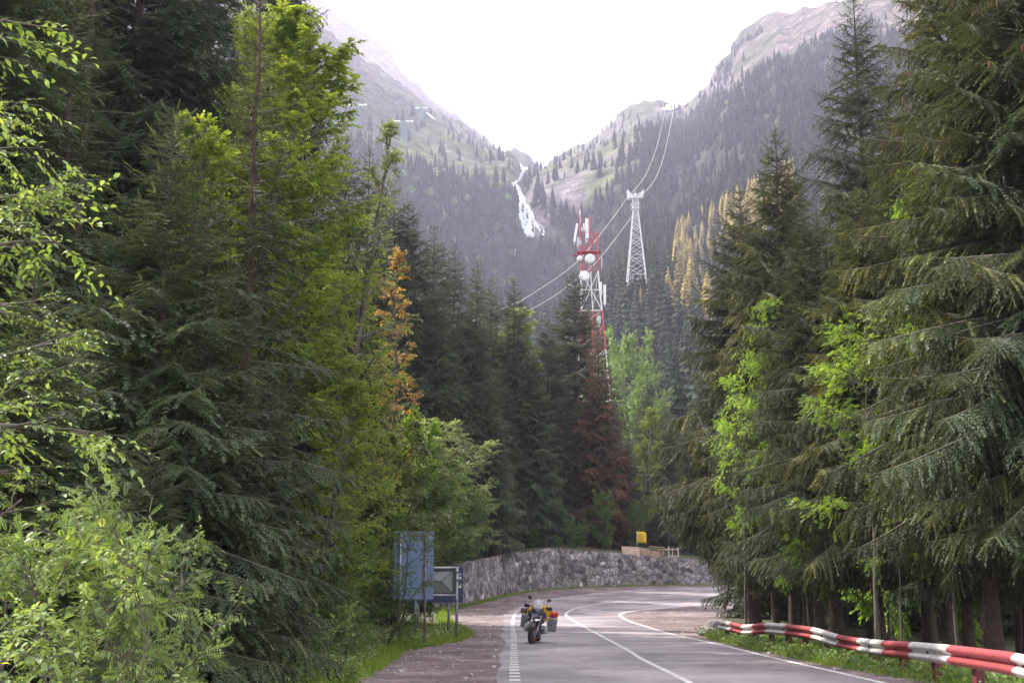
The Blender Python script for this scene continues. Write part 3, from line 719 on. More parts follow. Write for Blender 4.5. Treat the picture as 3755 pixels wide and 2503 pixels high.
for pts, wd in (([(1922, 628), (1914, 645), (1908, 658), (1898, 670), (1886, 678)], 6), ([(1880, 690), (1893, 693), (1905, 700)], 8), ([(1886, 676), (1896, 690), (1905, 705), (1914, 728)], 8),
                ([(1908, 705), (1912, 740), (1908, 765), (1912, 800), (1918, 830), (1930, 858), (1940, 875)], 6.75), ([(1914, 725), (1925, 752), (1940, 775), (1944, 800), (1942, 830), (1948, 860), (1952, 880)], 7.290000000000001),
                ([(1918, 735), (1928, 765), (1925, 795), (1930, 830), (1945, 870)], 5.4), ([(1930, 757), (1950, 785), (1957, 812), (1972, 838), (1985, 860), (1996, 872)], 5.13), ([(1952, 800), (1960, 828), (1962, 855), (1955, 880)], 2.4),
                ([(1958, 815), (1975, 828), (1990, 838), (1998, 862)], 2.0), ([(1920, 800), (1935, 812), (1950, 822), (1962, 835)], 2.0), ([(1915, 770), (1930, 785), (1945, 802)], 2.0), ([(1985, 880), (1890, 925), (1886, 945)][1:], 1.5)):
    v, f = strand(pts, wd); b = len(WV); WV += v; WF += [tuple(i + b for i in q) for q in f]
tag(obj('waterfall', mesh_np('waterfall', WV, WF, M_water)), kind='structure')

# ---- road, verges and markings
def path(pts, n=None, step=0.5, sm=5):
    P = [inv(*p) if not isinstance(p, Vector) else p for p in pts]; a = np.array([(p.x, p.y) for p in P])
    d = np.concatenate([[0], np.cumsum(np.hypot(*np.diff(a, axis=0).T))]); n = n or int(d[-1] / step) + 1
    s = np.linspace(0, d[-1], n); r = np.stack([np.interp(s, d, a[:, i]) for i in (0, 1)], 1)
    if sm > 1:
        k = np.ones(sm) / sm; q = np.pad(r, ((sm // 2, sm // 2), (0, 0)), 'edge')
        r2 = np.stack([np.convolve(q[:, i], k, 'valid') for i in (0, 1)], 1); r2[0] = r[0]; r2[-1] = r[-1]; r = r2
    return r
OUT = [(1888, 2495), (1884, 2411), (1885, 2341), (1879, 2294), (1882, 2268), (1890, 2246), (1912, 2229), (1952, 2213), (2017, 2198), (2091, 2189), (2185, 2177), (2350, 2164), (2538, 2158), (2760, 2153)]
EDGE = [(1797, 2503), (1816, 2450), (1842, 2340), (1838, 2300), (1851, 2254), (1864, 2238), (1902, 2219), (1948, 2205), (2015, 2194), (2090, 2185), (2184, 2173.5), (2350, 2161), (2538, 2155), (2770, 2150)]
CEN = [(2520, 2503), (2350, 2418), (2302, 2386), (2162, 2310), (2105, 2276), (2080, 2262), (2073, 2252), (2085, 2241), (2110, 2231), (2138, 2225), (2220, 2210), (2350, 2198), (2580, 2187), (2750, 2182)]
INN = [(3197, 2499), (2826, 2413), (2634, 2364), (2474, 2330), (2333, 2287), (2284, 2266), (2271, 2255), (2286, 2247), (2346, 2237), (2474, 2226), (2595, 2216), (2760, 2209)]
def back(P0, P1, y=-12):
    a, b = inv(*P0), inv(*P1); k = (y - a.y) / (b.y - a.y); p = a + (b - a) * k; return Vector((p.x, y, 0))
def ext(L, x=None): return [Vector((x if x is not None else inv(*L[0]).x + (inv(*L[0]).x - inv(*L[1]).x) * .3, -12, 0))] + L
def strip(name, A, B, mt, dz, cross=8):
    n_ = max(len(A), len(B)); V = []
    u = np.linspace(0, 1, cross)
    for a, b in zip(A, B):
        for k in u: q = a * (1 - k) + b * k; V.append((q[0], q[1], float(Zr(q[1])) + dz))
    return mesh_np(name, V, grid_faces(len(A), cross), mt)
N_ = 330
eA = path(ext(EDGE), N_); eA = eA + np.stack([(vnoise(eA[:, 1] * 1.3, eA[:, 0] * 0 + 2, 71) - .5) * .14 + (vnoise(eA[:, 1] * .3, eA[:, 0] * 0, 72) - .5) * .3, eA[:, 1] * 0], 1)
iA = path(ext([(x + 14, y + (2 if x > 2300 else 0)) for x, y in INN], 7.6), N_)
cA = path(ext(CEN, 3.35), N_)
r1_ = strip('r', eA, cA, M_asph, .030, 10); r2_ = strip('r', cA, iA, M_asph, .030, 10)
bm = bmesh.new(); bm.from_mesh(r1_); bm.from_mesh(r2_); bmesh.ops.remove_doubles(bm, verts=bm.verts, dist=.002); me = bpy.data.meshes.new('road'); bm.to_mesh(me); bm.free(); me.materials.append(M_asph)
for q in me.polygons: q.use_smooth = True
tag(obj('road', me), kind='structure')
GR = [(1290, 2503), (1400, 2440), (1460, 2388), (1560, 2374), (1690, 2348), (1722, 2328), (1690, 2310), (1655, 2285), (1640, 2262), (1665, 2238), (1725, 2221), (1850, 2190), (1930, 2172), (2045, 2161), (2185, 2154), (2350, 2148), (2570, 2146), (2780, 2143)]
gA = path(ext(GR, -4.2), N_)
tag(obj('gravel_verge', strip('gravel_verge', gA, eA, M_gravel, .018, 8)), kind='structure')
GI = [(3420, 2503), (2990, 2428), (2760, 2378), (2640, 2350), (2600, 2330), (2590, 2315), (2610, 2296), (2640, 2275), (2680, 2255), (2720, 2240), (2760, 2230), (2820, 2218)]
hA = path(ext(GI, 8.6), N_)
tag(obj('gravel_shoulder', strip('gravel_shoulder', iA, hA, M_gravel, .018, 8)), kind='structure')
def marking(name, pts, wid, dashes=None, dz=.036, x0=None):
    c = path(ext(pts, x0), None, .2, 9); V = []; Fc = []
    d = np.gradient(c, axis=0); d /= np.linalg.norm(d, axis=1, keepdims=True); nrm = np.stack([-d[:, 1], d[:, 0]], 1)
    s = np.concatenate([[0], np.cumsum(np.hypot(*np.diff(c, axis=0).T))])
    wid_ = wid if callable(wid) else (lambda y: wid)
    rr = random.Random(4)
    if dashes is None: segs = [(0, s[-1])]
    else:
        segs = []; q = 0
        while q < s[-1] - 1:
            y = np.interp(q, s, c[:, 1]); on, off = dashes(y); segs.append((q, q + on)); q += on + off
    for a, b in segs:
        ss = np.linspace(a, min(b, s[-1]), max(2, int((b - a) / .25) + 1)); k0 = len(V)
        for t_ in ss:
            p_ = np.array([np.interp(t_, s, c[:, i]) for i in (0, 1)]); q = np.array([np.interp(t_, s, nrm[:, i]) for i in (0, 1)]); h = wid_(p_[1]) / 2
            for sg in (-1, 1): v = p_ + q * h * sg; V.append((v[0], v[1], float(Zr(v[1])) + dz))
        for i in range(len(ss) - 1): Fc.append((k0 + 2 * i, k0 + 2 * i + 1, k0 + 2 * i + 3, k0 + 2 * i + 2))
    o = obj(name, mesh_np(name, V, Fc, M_mark)); tag(o, kind='structure'); return o
marking('edge_line_dashed', OUT, lambda y: .21 if y < 75 else .2, lambda y: (.50, .50) if y < 65 else (2.2, 1.2), x0=.05)
marking('centre_line', CEN, lambda y: .13 if y < 60 else .18, x0=3.35)
marking('edge_line', INN, lambda y: .15 if y < 60 else .2, x0=7.25)

# ---- haze over the whole valley
def haze():
    x0, x1, y0, y1, z0, z1 = -3600, 5200, -70, 3100, -30, 1350
    V = [(x, y, z) for x in (x0, x1) for y in (y0, y1) for z in (z0, z1)]
    Fc = [(0, 1, 3, 2), (4, 6, 7, 5), (0, 4, 5, 1), (2, 3, 7, 6), (0, 2, 6, 4), (1, 5, 7, 3)]
    m = bpy.data.materials.new('haze'); m.use_nodes = True; n = m.node_tree.nodes; n.clear(); o = n.new('ShaderNodeOutputMaterial')
    v = n.new('ShaderNodeVolumePrincipled'); v.inputs['Color'].default_value = (*HAZE_COL, 1); v.inputs['Density'].default_value = HAZE; v.inputs['Anisotropy'].default_value = 0.45
    m.node_tree.links.new(v.outputs[0], o.inputs['Volume'])
    tag(obj('haze', mesh_np('haze', V, Fc, m, smooth=False)), 'thin bluish mountain haze filling the valley', None, None, 'stuff')
haze()

# ================================================================== STONE WALL
def stone_wall():
    m, n, l, p = nodes_mat('wall_stone')
    tc = n.new('ShaderNodeNewGeometry'); nz = noise_n(n, l, 1.2, 3); 
    wv = n.new('ShaderNodeVectorMath'); wv.operation = 'MULTIPLY_ADD'; l.new(nz.outputs['Color'], wv.inputs[0]); wv.inputs[1].default_value = (.5, .5, .5); l.new(tc.outputs['Position'], wv.inputs[2])
    v = n.new('ShaderNodeTexVoronoi'); v.inputs['Scale'].default_value = 2.0; l.new(wv.outputs[0], v.inputs['Vector'])
    v2 = n.new('ShaderNodeTexVoronoi'); v2.feature = 'DISTANCE_TO_EDGE'; v2.inputs['Scale'].default_value = 2.0; l.new(wv.outputs[0], v2.inputs['Vector'])
    sp = n.new('ShaderNodeSeparateColor'); l.new(v.outputs['Color'], sp.inputs[0])
    c = ramp(n, l, sp.outputs[0], [(0, (.11, .10, .115)), (.3, (.24, .22, .245)), (.6, (.36, .33, .37)), (.85, (.26, .22, .21)), (1, (.66, .62, .64))])
    e = ramp(n, l, v2.outputs['Distance'], [(0, (.35, .33, .33)), (.10, (1, 1, 1))])
    st = noise_n(n, l, .35, 5); s_ = ramp(n, l, st.outputs['Fac'], [(.4, (.65, .66, .6)), (.6, (1.1, 1.1, 1.1))])
    x_ = mixc(n, l, 1.0, c.outputs[0], e.outputs[0], 'MULTIPLY'); x_ = mixc(n, l, 1.0, x_, s_.outputs[0], 'MULTIPLY')
    l.new(x_, p.inputs['Base Color']); p.inputs['Roughness'].default_value = .92; bump_n(n, l, p, v2.outputs['Distance'], .9, .12)
    pts = np.array([(q.x, q.y) for q in _wp]); d = np.concatenate([[0], np.cumsum(np.hypot(*np.diff(pts, axis=0).T))])
    s = np.arange(0, d[-1], .16); c2 = np.stack([np.interp(s, d, pts[:, i]) for i in (0, 1)], 1)
    k = np.ones(31) / 31; q = np.pad(c2, ((15, 15), (0, 0)), 'reflect', reflect_type='odd'); c2 = np.stack([np.convolve(q[:, i], k, 'valid') for i in (0, 1)], 1)
    top = np.interp(s, d, _wtop) + (fbm(s / 1.6, s * 0, 4, 8) - .5) * .35
    dr = np.gradient(c2, axis=0); dr /= np.linalg.norm(dr, axis=1, keepdims=True); nr = np.stack([dr[:, 1], -dr[:, 0]], 1)   # towards the road
    H = 22; U = np.linspace(0, 1, H)
    # front face, then top, then back
    V = []
    for i in range(len(s)):
        z0 = float(Zr(c2[i, 1])) - .15
        for u in U:
            z = z0 + (top[i] + .15) * u
            n_ = (float(hashn(np.array([int(s[i] / .34 + 50 * (int(z / .3) % 2) * .01)]), np.array([int(z / .3)]), 3)[0]) - .5) * .05 + (float(vnoise(s[i] / .5, z / .4, 9)) - .5) * .12
            o = n_ - .35 * u * .5
            V.append((c2[i, 0] + nr[i, 0] * o, c2[i, 1] + nr[i, 1] * o, z))
        for b in (.3, .65): V.append((c2[i, 0] - nr[i, 0] * (b + .15), c2[i, 1] - nr[i, 1] * (b + .15), z0 + .15 + top[i] - (.04 if b < .5 else .06)))
        V.append((c2[i, 0] - nr[i, 0] * .85, c2[i, 1] - nr[i, 1] * .85, z0 - .2))
    o = obj('stone_wall', mesh_np('stone_wall', V, grid_faces(len(s), H + 3), m, smooth=False))
    tag(o, 'long rough grey stone retaining wall curving round the outside of the bend', 'wall')
    return c2, top
WC, WT = stone_wall()

# ================================================================== BUILT THINGS
def lattice_tower(mb, base, top_c, wb, wt, H, bays, r, legs=4, yaw=.6, first=0, lean=Vector((0, 0, 0))):
    """legs and cross bracing; returns node rings"""
    rings = []
    zs = [H * (1 - (1 - i / bays) ** 1.0) for i in range(bays + 1)]
    # bays shrink upward with the width
    acc = [0]
    for i in range(bays): acc.append(acc[-1] + (wb + (wt - wb) * i / bays))
    zs = [H * a / acc[-1] for a in acc]
    for z in zs:
        w_ = wb + (wt - wb) * z / H; ring = []
        for k in range(legs):
            a = yaw + k * 2 * math.pi / legs; rad = w_ / (2 * math.sin(math.pi / legs))
            ring.append(Vector(base) + Vector((math.cos(a) * rad, math.sin(a) * rad, z)) + lean * (z / H))
        rings.append(ring)
    for i in range(bays):
        for k in range(legs):
            a, b = rings[i][k], rings[i + 1][k]; a2, b2 = rings[i][(k + 1) % legs], rings[i + 1][(k + 1) % legs]
            mb[1].tube([a, b2], r * .55, 4, False); mb[1].tube([a2, b], r * .55, 4, False)
            if i % 2 == 0: mb[1].tube([a, a2], r * .5, 4, False)
            mb[0].tube([a, b], r, 6, False)
    for k in range(legs): mb[1].tube([rings[-1][k], rings[-1][(k + 1) % legs]], r * .6, 4, False)
    return rings

# ---- cable car pylon
PYL_Y = 450.0
pt = W(2330, 728, PYL_Y); pb = gz(pt.x, PYL_Y)
e = empty('cable_car_pylon', (pt.x, PYL_Y, pb)); tag(e, 'tall white lattice steel pylon carrying the cable car ropes above the forest', 'pylon')
Hn = W(2330, 768, PYL_Y).z - pb; Hd = W(2330, 728, PYL_Y).z - pb
legs_, brace = MB(), MB()
wide = 8.0 / 240 * (Hn / F * PYL_Y) if False else None
# width at photo y=1000 is 8.2 m, 2.5 m at y=768; carried on in a straight line to the ground
z1000 = W(2330, 1000, PYL_Y).z - pb; wb = 2.4 + (8.2 - 2.4) * Hn / max(Hn - z1000, 1); wb = min(wb, 15)
lattice_tower((legs_, brace), (0, 0, 0), None, wb * .82, 2.2 * .82, Hn, max(10, int(Hn / 3.2)), .17, 4, .62)
for k in range(4):
    q = MB(); rad = wb * .82 / (2 * math.sin(math.pi / 4)); rad2 = 2.2 * .82 / (2 * math.sin(math.pi / 4)); a = .62 + k * math.pi / 2
    q.tube([(math.cos(a) * rad, math.sin(a) * rad, -1.5), (math.cos(a) * rad2, math.sin(a) * rad2, Hn)], .17, 6); q.build('leg', M['white_steel'], e)
brace.build('bracing', M['white_steel'], e)
nk = MB(); nb = MB(); lattice_tower((nk, nb), (0, 0, Hn), None, 2.1, 2.1, Hd - Hn, 2, .17, 4, .62)
for a in (0, 1.2): nk.box((0, 0, Hn + a * 1.6), (3.6, 3.2, .18))
nk.f += nb.f and [tuple(i + len(nk.v) for i in f) for f in nb.f]; nk.m += [0] * len(nb.f); nk.v += nb.v
nk.build('neck', M['white_steel'], e)
hd = MB(); hd.box((0, 0, Hd), (5.4, 3.4, .35)); hd.box((0, 0, Hd + .8), (3.0, 2.6, .2))
for sx in (-1, 1):
    for yy in (-1.3, 1.3):
        hd.tube([(sx * 1.2, yy, Hd), (sx * 3.0, yy, Hd + 2.9)], .24, 6); hd.tube([(sx * 2.6, yy, Hd - .2), (sx * 3.0, yy, Hd + 2.9)], .14, 5)
    hd.tube([(sx * 3.0, -1.6, Hd + 2.9), (sx * 3.0, 1.6, Hd + 2.9)], .2, 6)
    hd.tube([(sx * 2.6, -1.8, Hd + .4), (sx * 2.6, 1.8, Hd + .4)], .28, 6)
hd.tube([(-3.0, 0, Hd + 2.9), (0, 0, Hd + 1.2), (3.0, 0, Hd + 2.9)], .13, 5); hd.tube([(0, 0, Hd), (0, 0, Hd + 2.6)], .2, 6)
for x in np.linspace(-2.6, 2.6, 6): hd.tube([(x, -1.7, Hd + .1), (x, -1.7, Hd + 1.2)], .06, 4)
hd.tube([(-2.6, -1.7, Hd + 1.2), (2.6, -1.7, Hd + 1.2)], .07, 4)
hd.build('crosshead', M['white_steel'], e)
# ---- ropes
def rope(pts, label, r0=.075, r1=.2, cat='cable', name='cable_car_rope'):
    P = [W(x, y, Y) for x, y, Y in pts]; Q = []
    for i in range(len(P) - 1):
        p0 = P[max(i - 1, 0)]; p1, p2 = P[i], P[i + 1]; p3 = P[min(i + 2, len(P) - 1)]
        for k in range(8):
            t = k / 8; Q.append(.5 * ((2 * p1) + (-p0 + p2) * t + (2 * p0 - 5 * p1 + 4 * p2 - p3) * t * t + (-p0 + 3 * p1 - 3 * p2 + p3) * t ** 3))
    Q.append(P[-1]); rs = [r0 * .5 + (r1 - r0 * .5) * min(1, q.y / 1600) for q in Q]
    mb = MB(); o_ = Q[0]; mb.tube(Q, rs, 5); tag(mb.build(name, M['cable'], None, True), label, cat, 'ropes of the cable car')
rope([(2302, 722, 449), (2236, 814, 405), (2118, 957, 345), (1950, 1078, 290), (1840, 1132, 262), (1500, 1270, 215)], 'pale steel rope sagging from pylon crosshead behind the upper dish antennas to the left', .08, .12)
rope([(2318, 792, 449), (2195, 952, 385), (2072, 1056, 330), (1950, 1133, 290), (1760, 1225, 255), (1500, 1340, 215)], 'lower pale rope running from pylon leg behind the mast to the left', .08, .12)
rope([(2319, 705, 452), (2373, 631, 600), (2411, 529, 850), (2431, 446, 1250), (2445, 385, 1680)], 'left one of two thin ropes climbing from the pylon to the snowy ridge', .08, .18)
rope([(2355, 714, 452), (2405, 651, 600), (2437, 561, 850), (2462, 446, 1250), (2471, 390, 1680)], 'right one of two thin ropes climbing from the pylon to the snowy ridge', .08, .18)
# ---- small blue pylons high on the left slope
def small_pylon(px, ytop, ybot, wpx, label):
    Y = on_mount(px, ybot, 500); b = mount_pt(px, Y, -1.0); H = W(px, ytop, Y).z - b.z
    e = empty('power_line_pylon', b); tag(e, label, 'pylon', 'blue pylons on the left slope')
    a, c = MB(), MB(); lattice_tower((a, c), (0, 0, 0), None, H * .24, H * .13, H, 6, .16, 4, .5)
    n0 = len(a.v); a.f += [tuple(i + n0 for i in f) for f in c.f]; a.m += [0] * len(c.f); a.v += c.v
    a.build('lattice', M['blue_steel'], e)
    wm = wpx / F * Y / 2; q = MB(); q.box((0, 0, H * .96), (2 * wm, .5, .5)); q.build('cross_arm', M['blue_steel'], e)
    for k in (-1, -.62, .42, .9): s = MB(); s.ball((wm * k, -.4, H * .96 + .3), 1.3, (1.5, 1, .75), 2, (0, .2, 0)); s.build('pulley_cover', M['lamp_white'], e, True)
small_pylon(1468, 444, 522, 66, 'small blue lattice pylon with four white pulley covers above the green meadow')
small_pylon(1534, 396, 452, 40, 'small blue lattice pylon beside the little snow patch, highest of three')
small_pylon(1290, 384, 470, 66, 'small blue lattice pylon half hidden behind pale branches of the leaning birch')

# ---- telecom mast
MY = 160.0
def mp(px, py, dy=0): return W(px, py, MY + dy)
mast_foot = mp(2180, 1500); mz = gz(mast_foot.x, MY)
e = empty('telecom_mast', (mast_foot.x, MY, mz)); tag(e, 'red and white steel lattice telecom mast with antennas and three white dishes', 'mast')
O = Vector((mast_foot.x, MY, mz))
def leg_x(side, y):
    if side > 0: return np.interp(y, [840, 1000, 1062, 1138, 1290, 1400, 1700], [2190, 2194, 2199, 2208, 2222, 2232, 2258])
    return np.interp(y, [800, 1000, 1140, 1400, 1700], [2127, 2131, 2131, 2118, 2100])
lv = [790, 853, 921, 993, 1062, 1138, 1197, 1280, 1370, 1470, 1600]
def node(k, y):
    if k == 0: return mp(leg_x(-1, y), y) - O
    if k == 1: return mp(leg_x(1, y), y) - O
    return mp((leg_x(-1, y) + leg_x(1, y)) / 2 + 4, y, 2.1) - O
def isred(y): return y < 1000 or 1140 <= y < 1300 or y > 1420
lg, br = MB(), MB()
for i in range(len(lv) - 1):
    y0, y1 = lv[i], lv[i + 1]; lg.mi = 0 if isred((y0 + y1) / 2) else 1
    for k in range(3):
        yy0 = 853 if (k == 1 and y0 == 790) else y0
        lg.tube([node(k, yy0), node(k, y1)], .085 if k < 2 else .06, 6)
for y0, y1, both in ((853, 921, 0), (921, 993, 0), (993, 1138, 1), (1138, 1197, 0), (1197, 1280, 0), (1280, 1370, 1), (1370, 1470, 1), (1470, 1600, 1)):
    br.mi = 0 if isred((y0 + y1) / 2) else 1
    br.tube([node(1, y0), node(0, y1)], .055, 5)
    if both: br.tube([node(0, y0), node(1, y1)], .055, 5)
    br.tube([node(0, y1), node(1, y1)], .055, 5); br.tube([node(1, y1), node(2, y1)], .035, 5); br.tube([node(2, y1), node(0, y1)], .035, 5)
    br.tube([node(1, y0), node(2, y1)], .03, 5); br.tube([node(2, y0), node(0, y1)], .03, 5)
br.mi = 1; br.tube([node(0, 1062), node(1, 1062)], .05, 5)
br.mi = 0; br.tube([node(0, 853), node(1, 853)], .06, 5); br.tube([node(1, 853), mp(2163, 917) - O], .05, 5)
zf = -0.3
lg.mi = 1
for k in range(3): n_ = node(k, 1600); lg.tube([n_, Vector((n_.x, n_.y, zf))] if n_.z > .3 else [n_, n_ - Vector((0, 0, .4))], .1, 6)
lg.build('mast_leg', [M['red_steel'], M['white_steel']], e); br.build('bracing', [M['red_steel'], M['white_steel']], e)
pf = MB(); pf.box(mp(2160, 921) - O + Vector((0, .8, 0)), (3.0, 1.6, .07)); pf.box(mp(2118, 937) - O, (1.1, .5, .06)); pf.build('platform', M['red_steel'], e)
def antenna(x0, y0, x1, y1, wd, dy, name='panel_antenna'):
    a, b = mp(x0, y0, dy) - O, mp(x1, y1, dy) - O; d = b - a; q = MB()
    q.box((a + b) / 2, (wd, .22, d.length), (0, math.atan2(d.x, d.z) + (math.pi if d.z < 0 else 0), .15), bev=.05)
    q.tube([a + Vector((0, .25, .1)), b + Vector((0, .25, -.3))], .04, 6); q.build(name, M['white_steel'], e)
antenna(2152, 801, 2153, 873, .42, -.6); antenna(2117, 819, 2106, 888, .26, -.5); antenna(2141, 820, 2142, 850, .2, -.3)
antenna(2217, 1044, 2218, 1116, .34, -.2); antenna(2203, 1034, 2205, 1080, .26, .6)
antenna(2207, 944, 2206, 978, .10, -.1, 'rod_antenna'); antenna(2127, 770, 2127, 830, .05, 0, 'rod_antenna')
def dish(px, py, rpx, name='dish_antenna'):
    c = mp(px, py, -1.0) - O; r = rpx / F * MY; q = MB()
    q.lathe([(-.32, 0), (-.30, r * .6), (-.24, r * .97), (-.2, r), (.18, r), (.3, r * .8), (.42, r * .2), (.42, 0)], (0, 0, 0), 'Y', 28)
    R = Matrix.Rotation(.12, 3, 'Z'); q.v = [tuple(R @ Vector(v) + c) for v in q.v]; o_ = q.build(name, M['white_steel'], e, True)
    s = MB(); s.tube([c + Vector((0, .3, 0)), c + Vector((.1, 1.1, 0))], .09, 6); s.build('bracket', M['metal'], o_)
dish(2126, 948, 10); dish(2164, 949, 18.5); dish(2143, 1012, 19)
for px, py, sx, sz in ((2120, 880, .35, .7), (2128, 890, .3, .6), (2119, 897, .3, .6), (2134, 842, .3, .5), (2150, 882, .35, .6), (2196, 1172, .55, 1.0), (2133, 1055, .3, 1.3), (2133, 1078, .35, .8)):
    q = MB(); q.box(mp(px, py, -.3) - O, (sx, .3, sz), bev=.04); q.tube([mp(px, py, -.3) - O + Vector((0, 0, -sz)), mp(px, py, -.3) - O + Vector((0, 0, sz))], .04, 5); q.build('equipment_box', M['metal'], e)
q = MB(); q.tube([mp(2128, 820) - O, mp(2130, 915) - O], .12, 8); q.tube([mp(2147, 860) - O, mp(2152, 915) - O], .05, 6); q.build('antenna_pole', M['red_steel'], e)

# ---- guard rail
RAILP = [(2641, 2271, 2304), (2683, 2281, 2313), (2726, 2291, 2323), (2765, 2291, 2322), (2813, 2286, 2318), (2887, 2290, 2326), (2984, 2301, 2342), (3078, 2328, 2371), (3155, 2341, 2387), (3246, 2348, 2403), (3347, 2352, 2416), (3489, 2364, 2435), (3640, 2381, 2460), (3731, 2397, 2474), (3900, 2432, 2525), (4180, 2500, 2615), (4800, 2640, 2800)]
RCOL = [1, 1, 0, 0, 0, 1, 0, 1, 0, 1, 0, 1, 1, 0, 1, 0]   # 1 red; per section between points
RCOL = [1, 0, 0, 1, 0, 1, 0, 1, 0, 1, 0, 1, 1, 0, 1, 0]
RCOL = ['w', 'r', 'w', 'r', 'w', 'r', 'w', 'r', 'w', 'r', 'w', 'r', 'r', 'w', 'r', 'w']
RYs = [44.5, 42.8, 41.2, 39.8, 38.3, 36.4, 34.0, 31.6, 29.6, 27.2, 24.8, 22.0, 19.8, 18.6, 16.8, 14.5, 11.5]
M['rail_white'] = mat('rail_white', (0.58, 0.56, 0.55), 0.6, noise=(5, (0.36, 0.34, 0.33), 1), bump=(30, .2, .01))
M['rail_red'] = mat('rail_red', (0.34, 0.04, 0.045), 0.6, noise=(7, (0.19, 0.03, 0.035), 1), bump=(30, .2, .01))
M['post_red'] = mat('post_red', (0.14, 0.015, 0.025), 0.7, noise=(5, (0.07, 0.015, 0.02), 1))
e = empty('guard_rail', (7.5, 25, gz(7.5, 25))); tag(e, 'dented crash barrier painted in red and white blocks along the right roadside', 'guard rail')
O = Vector(e.location)
nodes = []
for (x, yt, yb), Y in zip(RAILP, RYs):
    a = W(x, yt, Y); b = W(x, yb, Y); h = a.z - b.z; c = (a + b) / 2; nodes.append((c - O, .32 if h > .2 else .3))
prof = [(0, .155), (.012, .165), (.028, .150), (.085, .105), (.085, .065), (.0, .022), (.0, -.022), (.085, -.065), (.085, -.105), (.028, -.150), (.012, -.165), (0, -.155)]
sm = []
for i in range(len(nodes) - 1):
    p0 = nodes[max(i - 1, 0)][0]; p1 = nodes[i][0]; p2 = nodes[i + 1][0]; p3 = nodes[min(i + 2, len(nodes) - 1)][0]
    for k in range(10):
        t = k / 10; sm.append((.5 * ((2 * p1) + (-p0 + p2) * t + (2 * p0 - 5 * p1 + 4 * p2 - p3) * t * t + (-p0 + 3 * p1 - 3 * p2 + p3) * t ** 3), i))
sm.append((nodes[-1][0], len(nodes) - 2))
V = []; Fc = []; mi = []
for i, (c, sec) in enumerate(sm):
    d = (sm[min(i + 1, len(sm) - 1)][0] - sm[max(i - 1, 0)][0]); d.z *= .3; d.normalize(); out = Vector((-abs(d.y), d.x * (1 if d.y < 0 else -1), 0)); out = Vector((d.y, -d.x, 0)).normalized()
    if out.x > 0: out = -out
    for (o_, z) in prof: V.append(tuple(c + out * o_ + Vector((0, 0, z))))
for i in range(len(sm) - 1):
    for j in range(len(prof) - 1):
        a = i * 12 + j; Fc.append((a, a + 1, a + 13, a + 12)); mi.append(0 if RCOL[sm[i][1]] == 'w' else 1)
bo = obj('beam', mesh_np('beam', V, Fc, [M['rail_white'], M['rail_red']], mi, True), e)
md = bo.modifiers.new('sheet', 'SOLIDIFY'); md.thickness = .012; md.offset = 0
def rail_at(px):
    i = int(np.clip(np.searchsorted([r[0] for r in RAILP], px) - 1, 0, len(RAILP) - 2)); t = (px - RAILP[i][0]) / (RAILP[i + 1][0] - RAILP[i][0])
    return nodes[i][0].lerp(nodes[i + 1][0], t)
for px in (2652, 2700, 2752, 2812, 2873, 2935, 3015, 3100, 3190, 3290, 3408, 3555, 3760, 4050):
    c = rail_at(px) + O; g = gz(c.x + .12, c.y) - .25; q = MB(); ht = max(c.z + .15 - g, .45)
    q.box((c.x + .14 - O.x, c.y - O.y, g + ht / 2 - O.z), (.14, .17, ht), (0, random.Random(px).uniform(-.05, .05), .1), bev=.012)
    q.box((c.x + .03 - O.x, c.y - O.y, c.z - O.z), (.10, .12, .2), bev=.01)
    q.build('post', M['post_red'], e)

# ---- road signs seen from behind
M['sign_back'] = mat('sign_back', (0.21, 0.30, 0.52), 0.5, 0.1, noise=(.6, (0.195, 0.28, 0.49), 1))
M['sign_navy'] = mat('sign_navy', (0.045, 0.065, 0.15), 0.5, noise=(2, (0.03, 0.05, 0.11), 1))
M['sign_pale'] = mat('sign_pale', (0.28, 0.31, 0.33), 0.5, 0.2, noise=(2.5, (0.19, 0.22, 0.25), 1))
M['sign_dark'] = mat('sign_dark', (0.075, 0.085, 0.10), 0.5, noise=(2, (0.05, 0.06, 0.07), 1))
M['rust'] = mat('rusty_steel', (0.30, 0.30, 0.36), 0.6, 0.3, noise=(6, (0.22, 0.09, 0.05), 1))
M['letter'] = mat('sign_letter', (0.8, 0.8, 0.8), 0.5)
def P3(px, py, Y): return W(px, py, Y)
# large panel
Ys = 39.5
a = P3(1441, 2196, Ys); b = P3(1588, 2196, Ys); top = P3(1588, 1948, Ys).z
g0 = gz(a.x, Ys)
e = empty('road_sign', ((a.x + b.x) / 2, Ys, gz((a.x + b.x) / 2, Ys))); tag(e, 'tall blue-grey back of a big road sign, right edge clear of the leaves', 'road sign', 'road signs on the grass verge')
O = Vector(e.location); wd = b.x - a.x; hh = top - a.z; cx = (a.x + b.x) / 2 - O.x
q = MB(); q.box((cx, 0, a.z + hh / 2 - O.z), (wd, .03, hh), bev=.006); pn = q.build('panel', M['sign_back'], e)
q = MB()
for z in (a.z + .03, top - .03): q.box((cx, -.035, z - O.z), (wd, .05, .06), bev=.008)
for x in (a.x + .02, b.x - .02): q.box((x - O.x, -.035, a.z + hh / 2 - O.z), (.05, .05, hh - .08), bev=.008)
for z in (.25, .5, .75): q.box((cx, -.03, a.z + hh * z - O.z), (wd - .08, .03, .05))
q.build('rim', M['sign_back'], pn)
for px, pb_, mt in ((1465, 2353, 'metal'), (1558, 2359, 'rust')):
    x = P3(px, 2300, Ys).x - O.x; q = MB(); zb = gz(x + O.x, Ys) - .2 - O.z; q.tube([(x, -.10, zb), (x, -.10, top - O.z - .05)], .038, 10)
    for z in (.15, .5, .85): q.box((x, -.08, a.z + hh * z - O.z), (.12, .10, .04))
    q.build('post', M[mt], e, True)
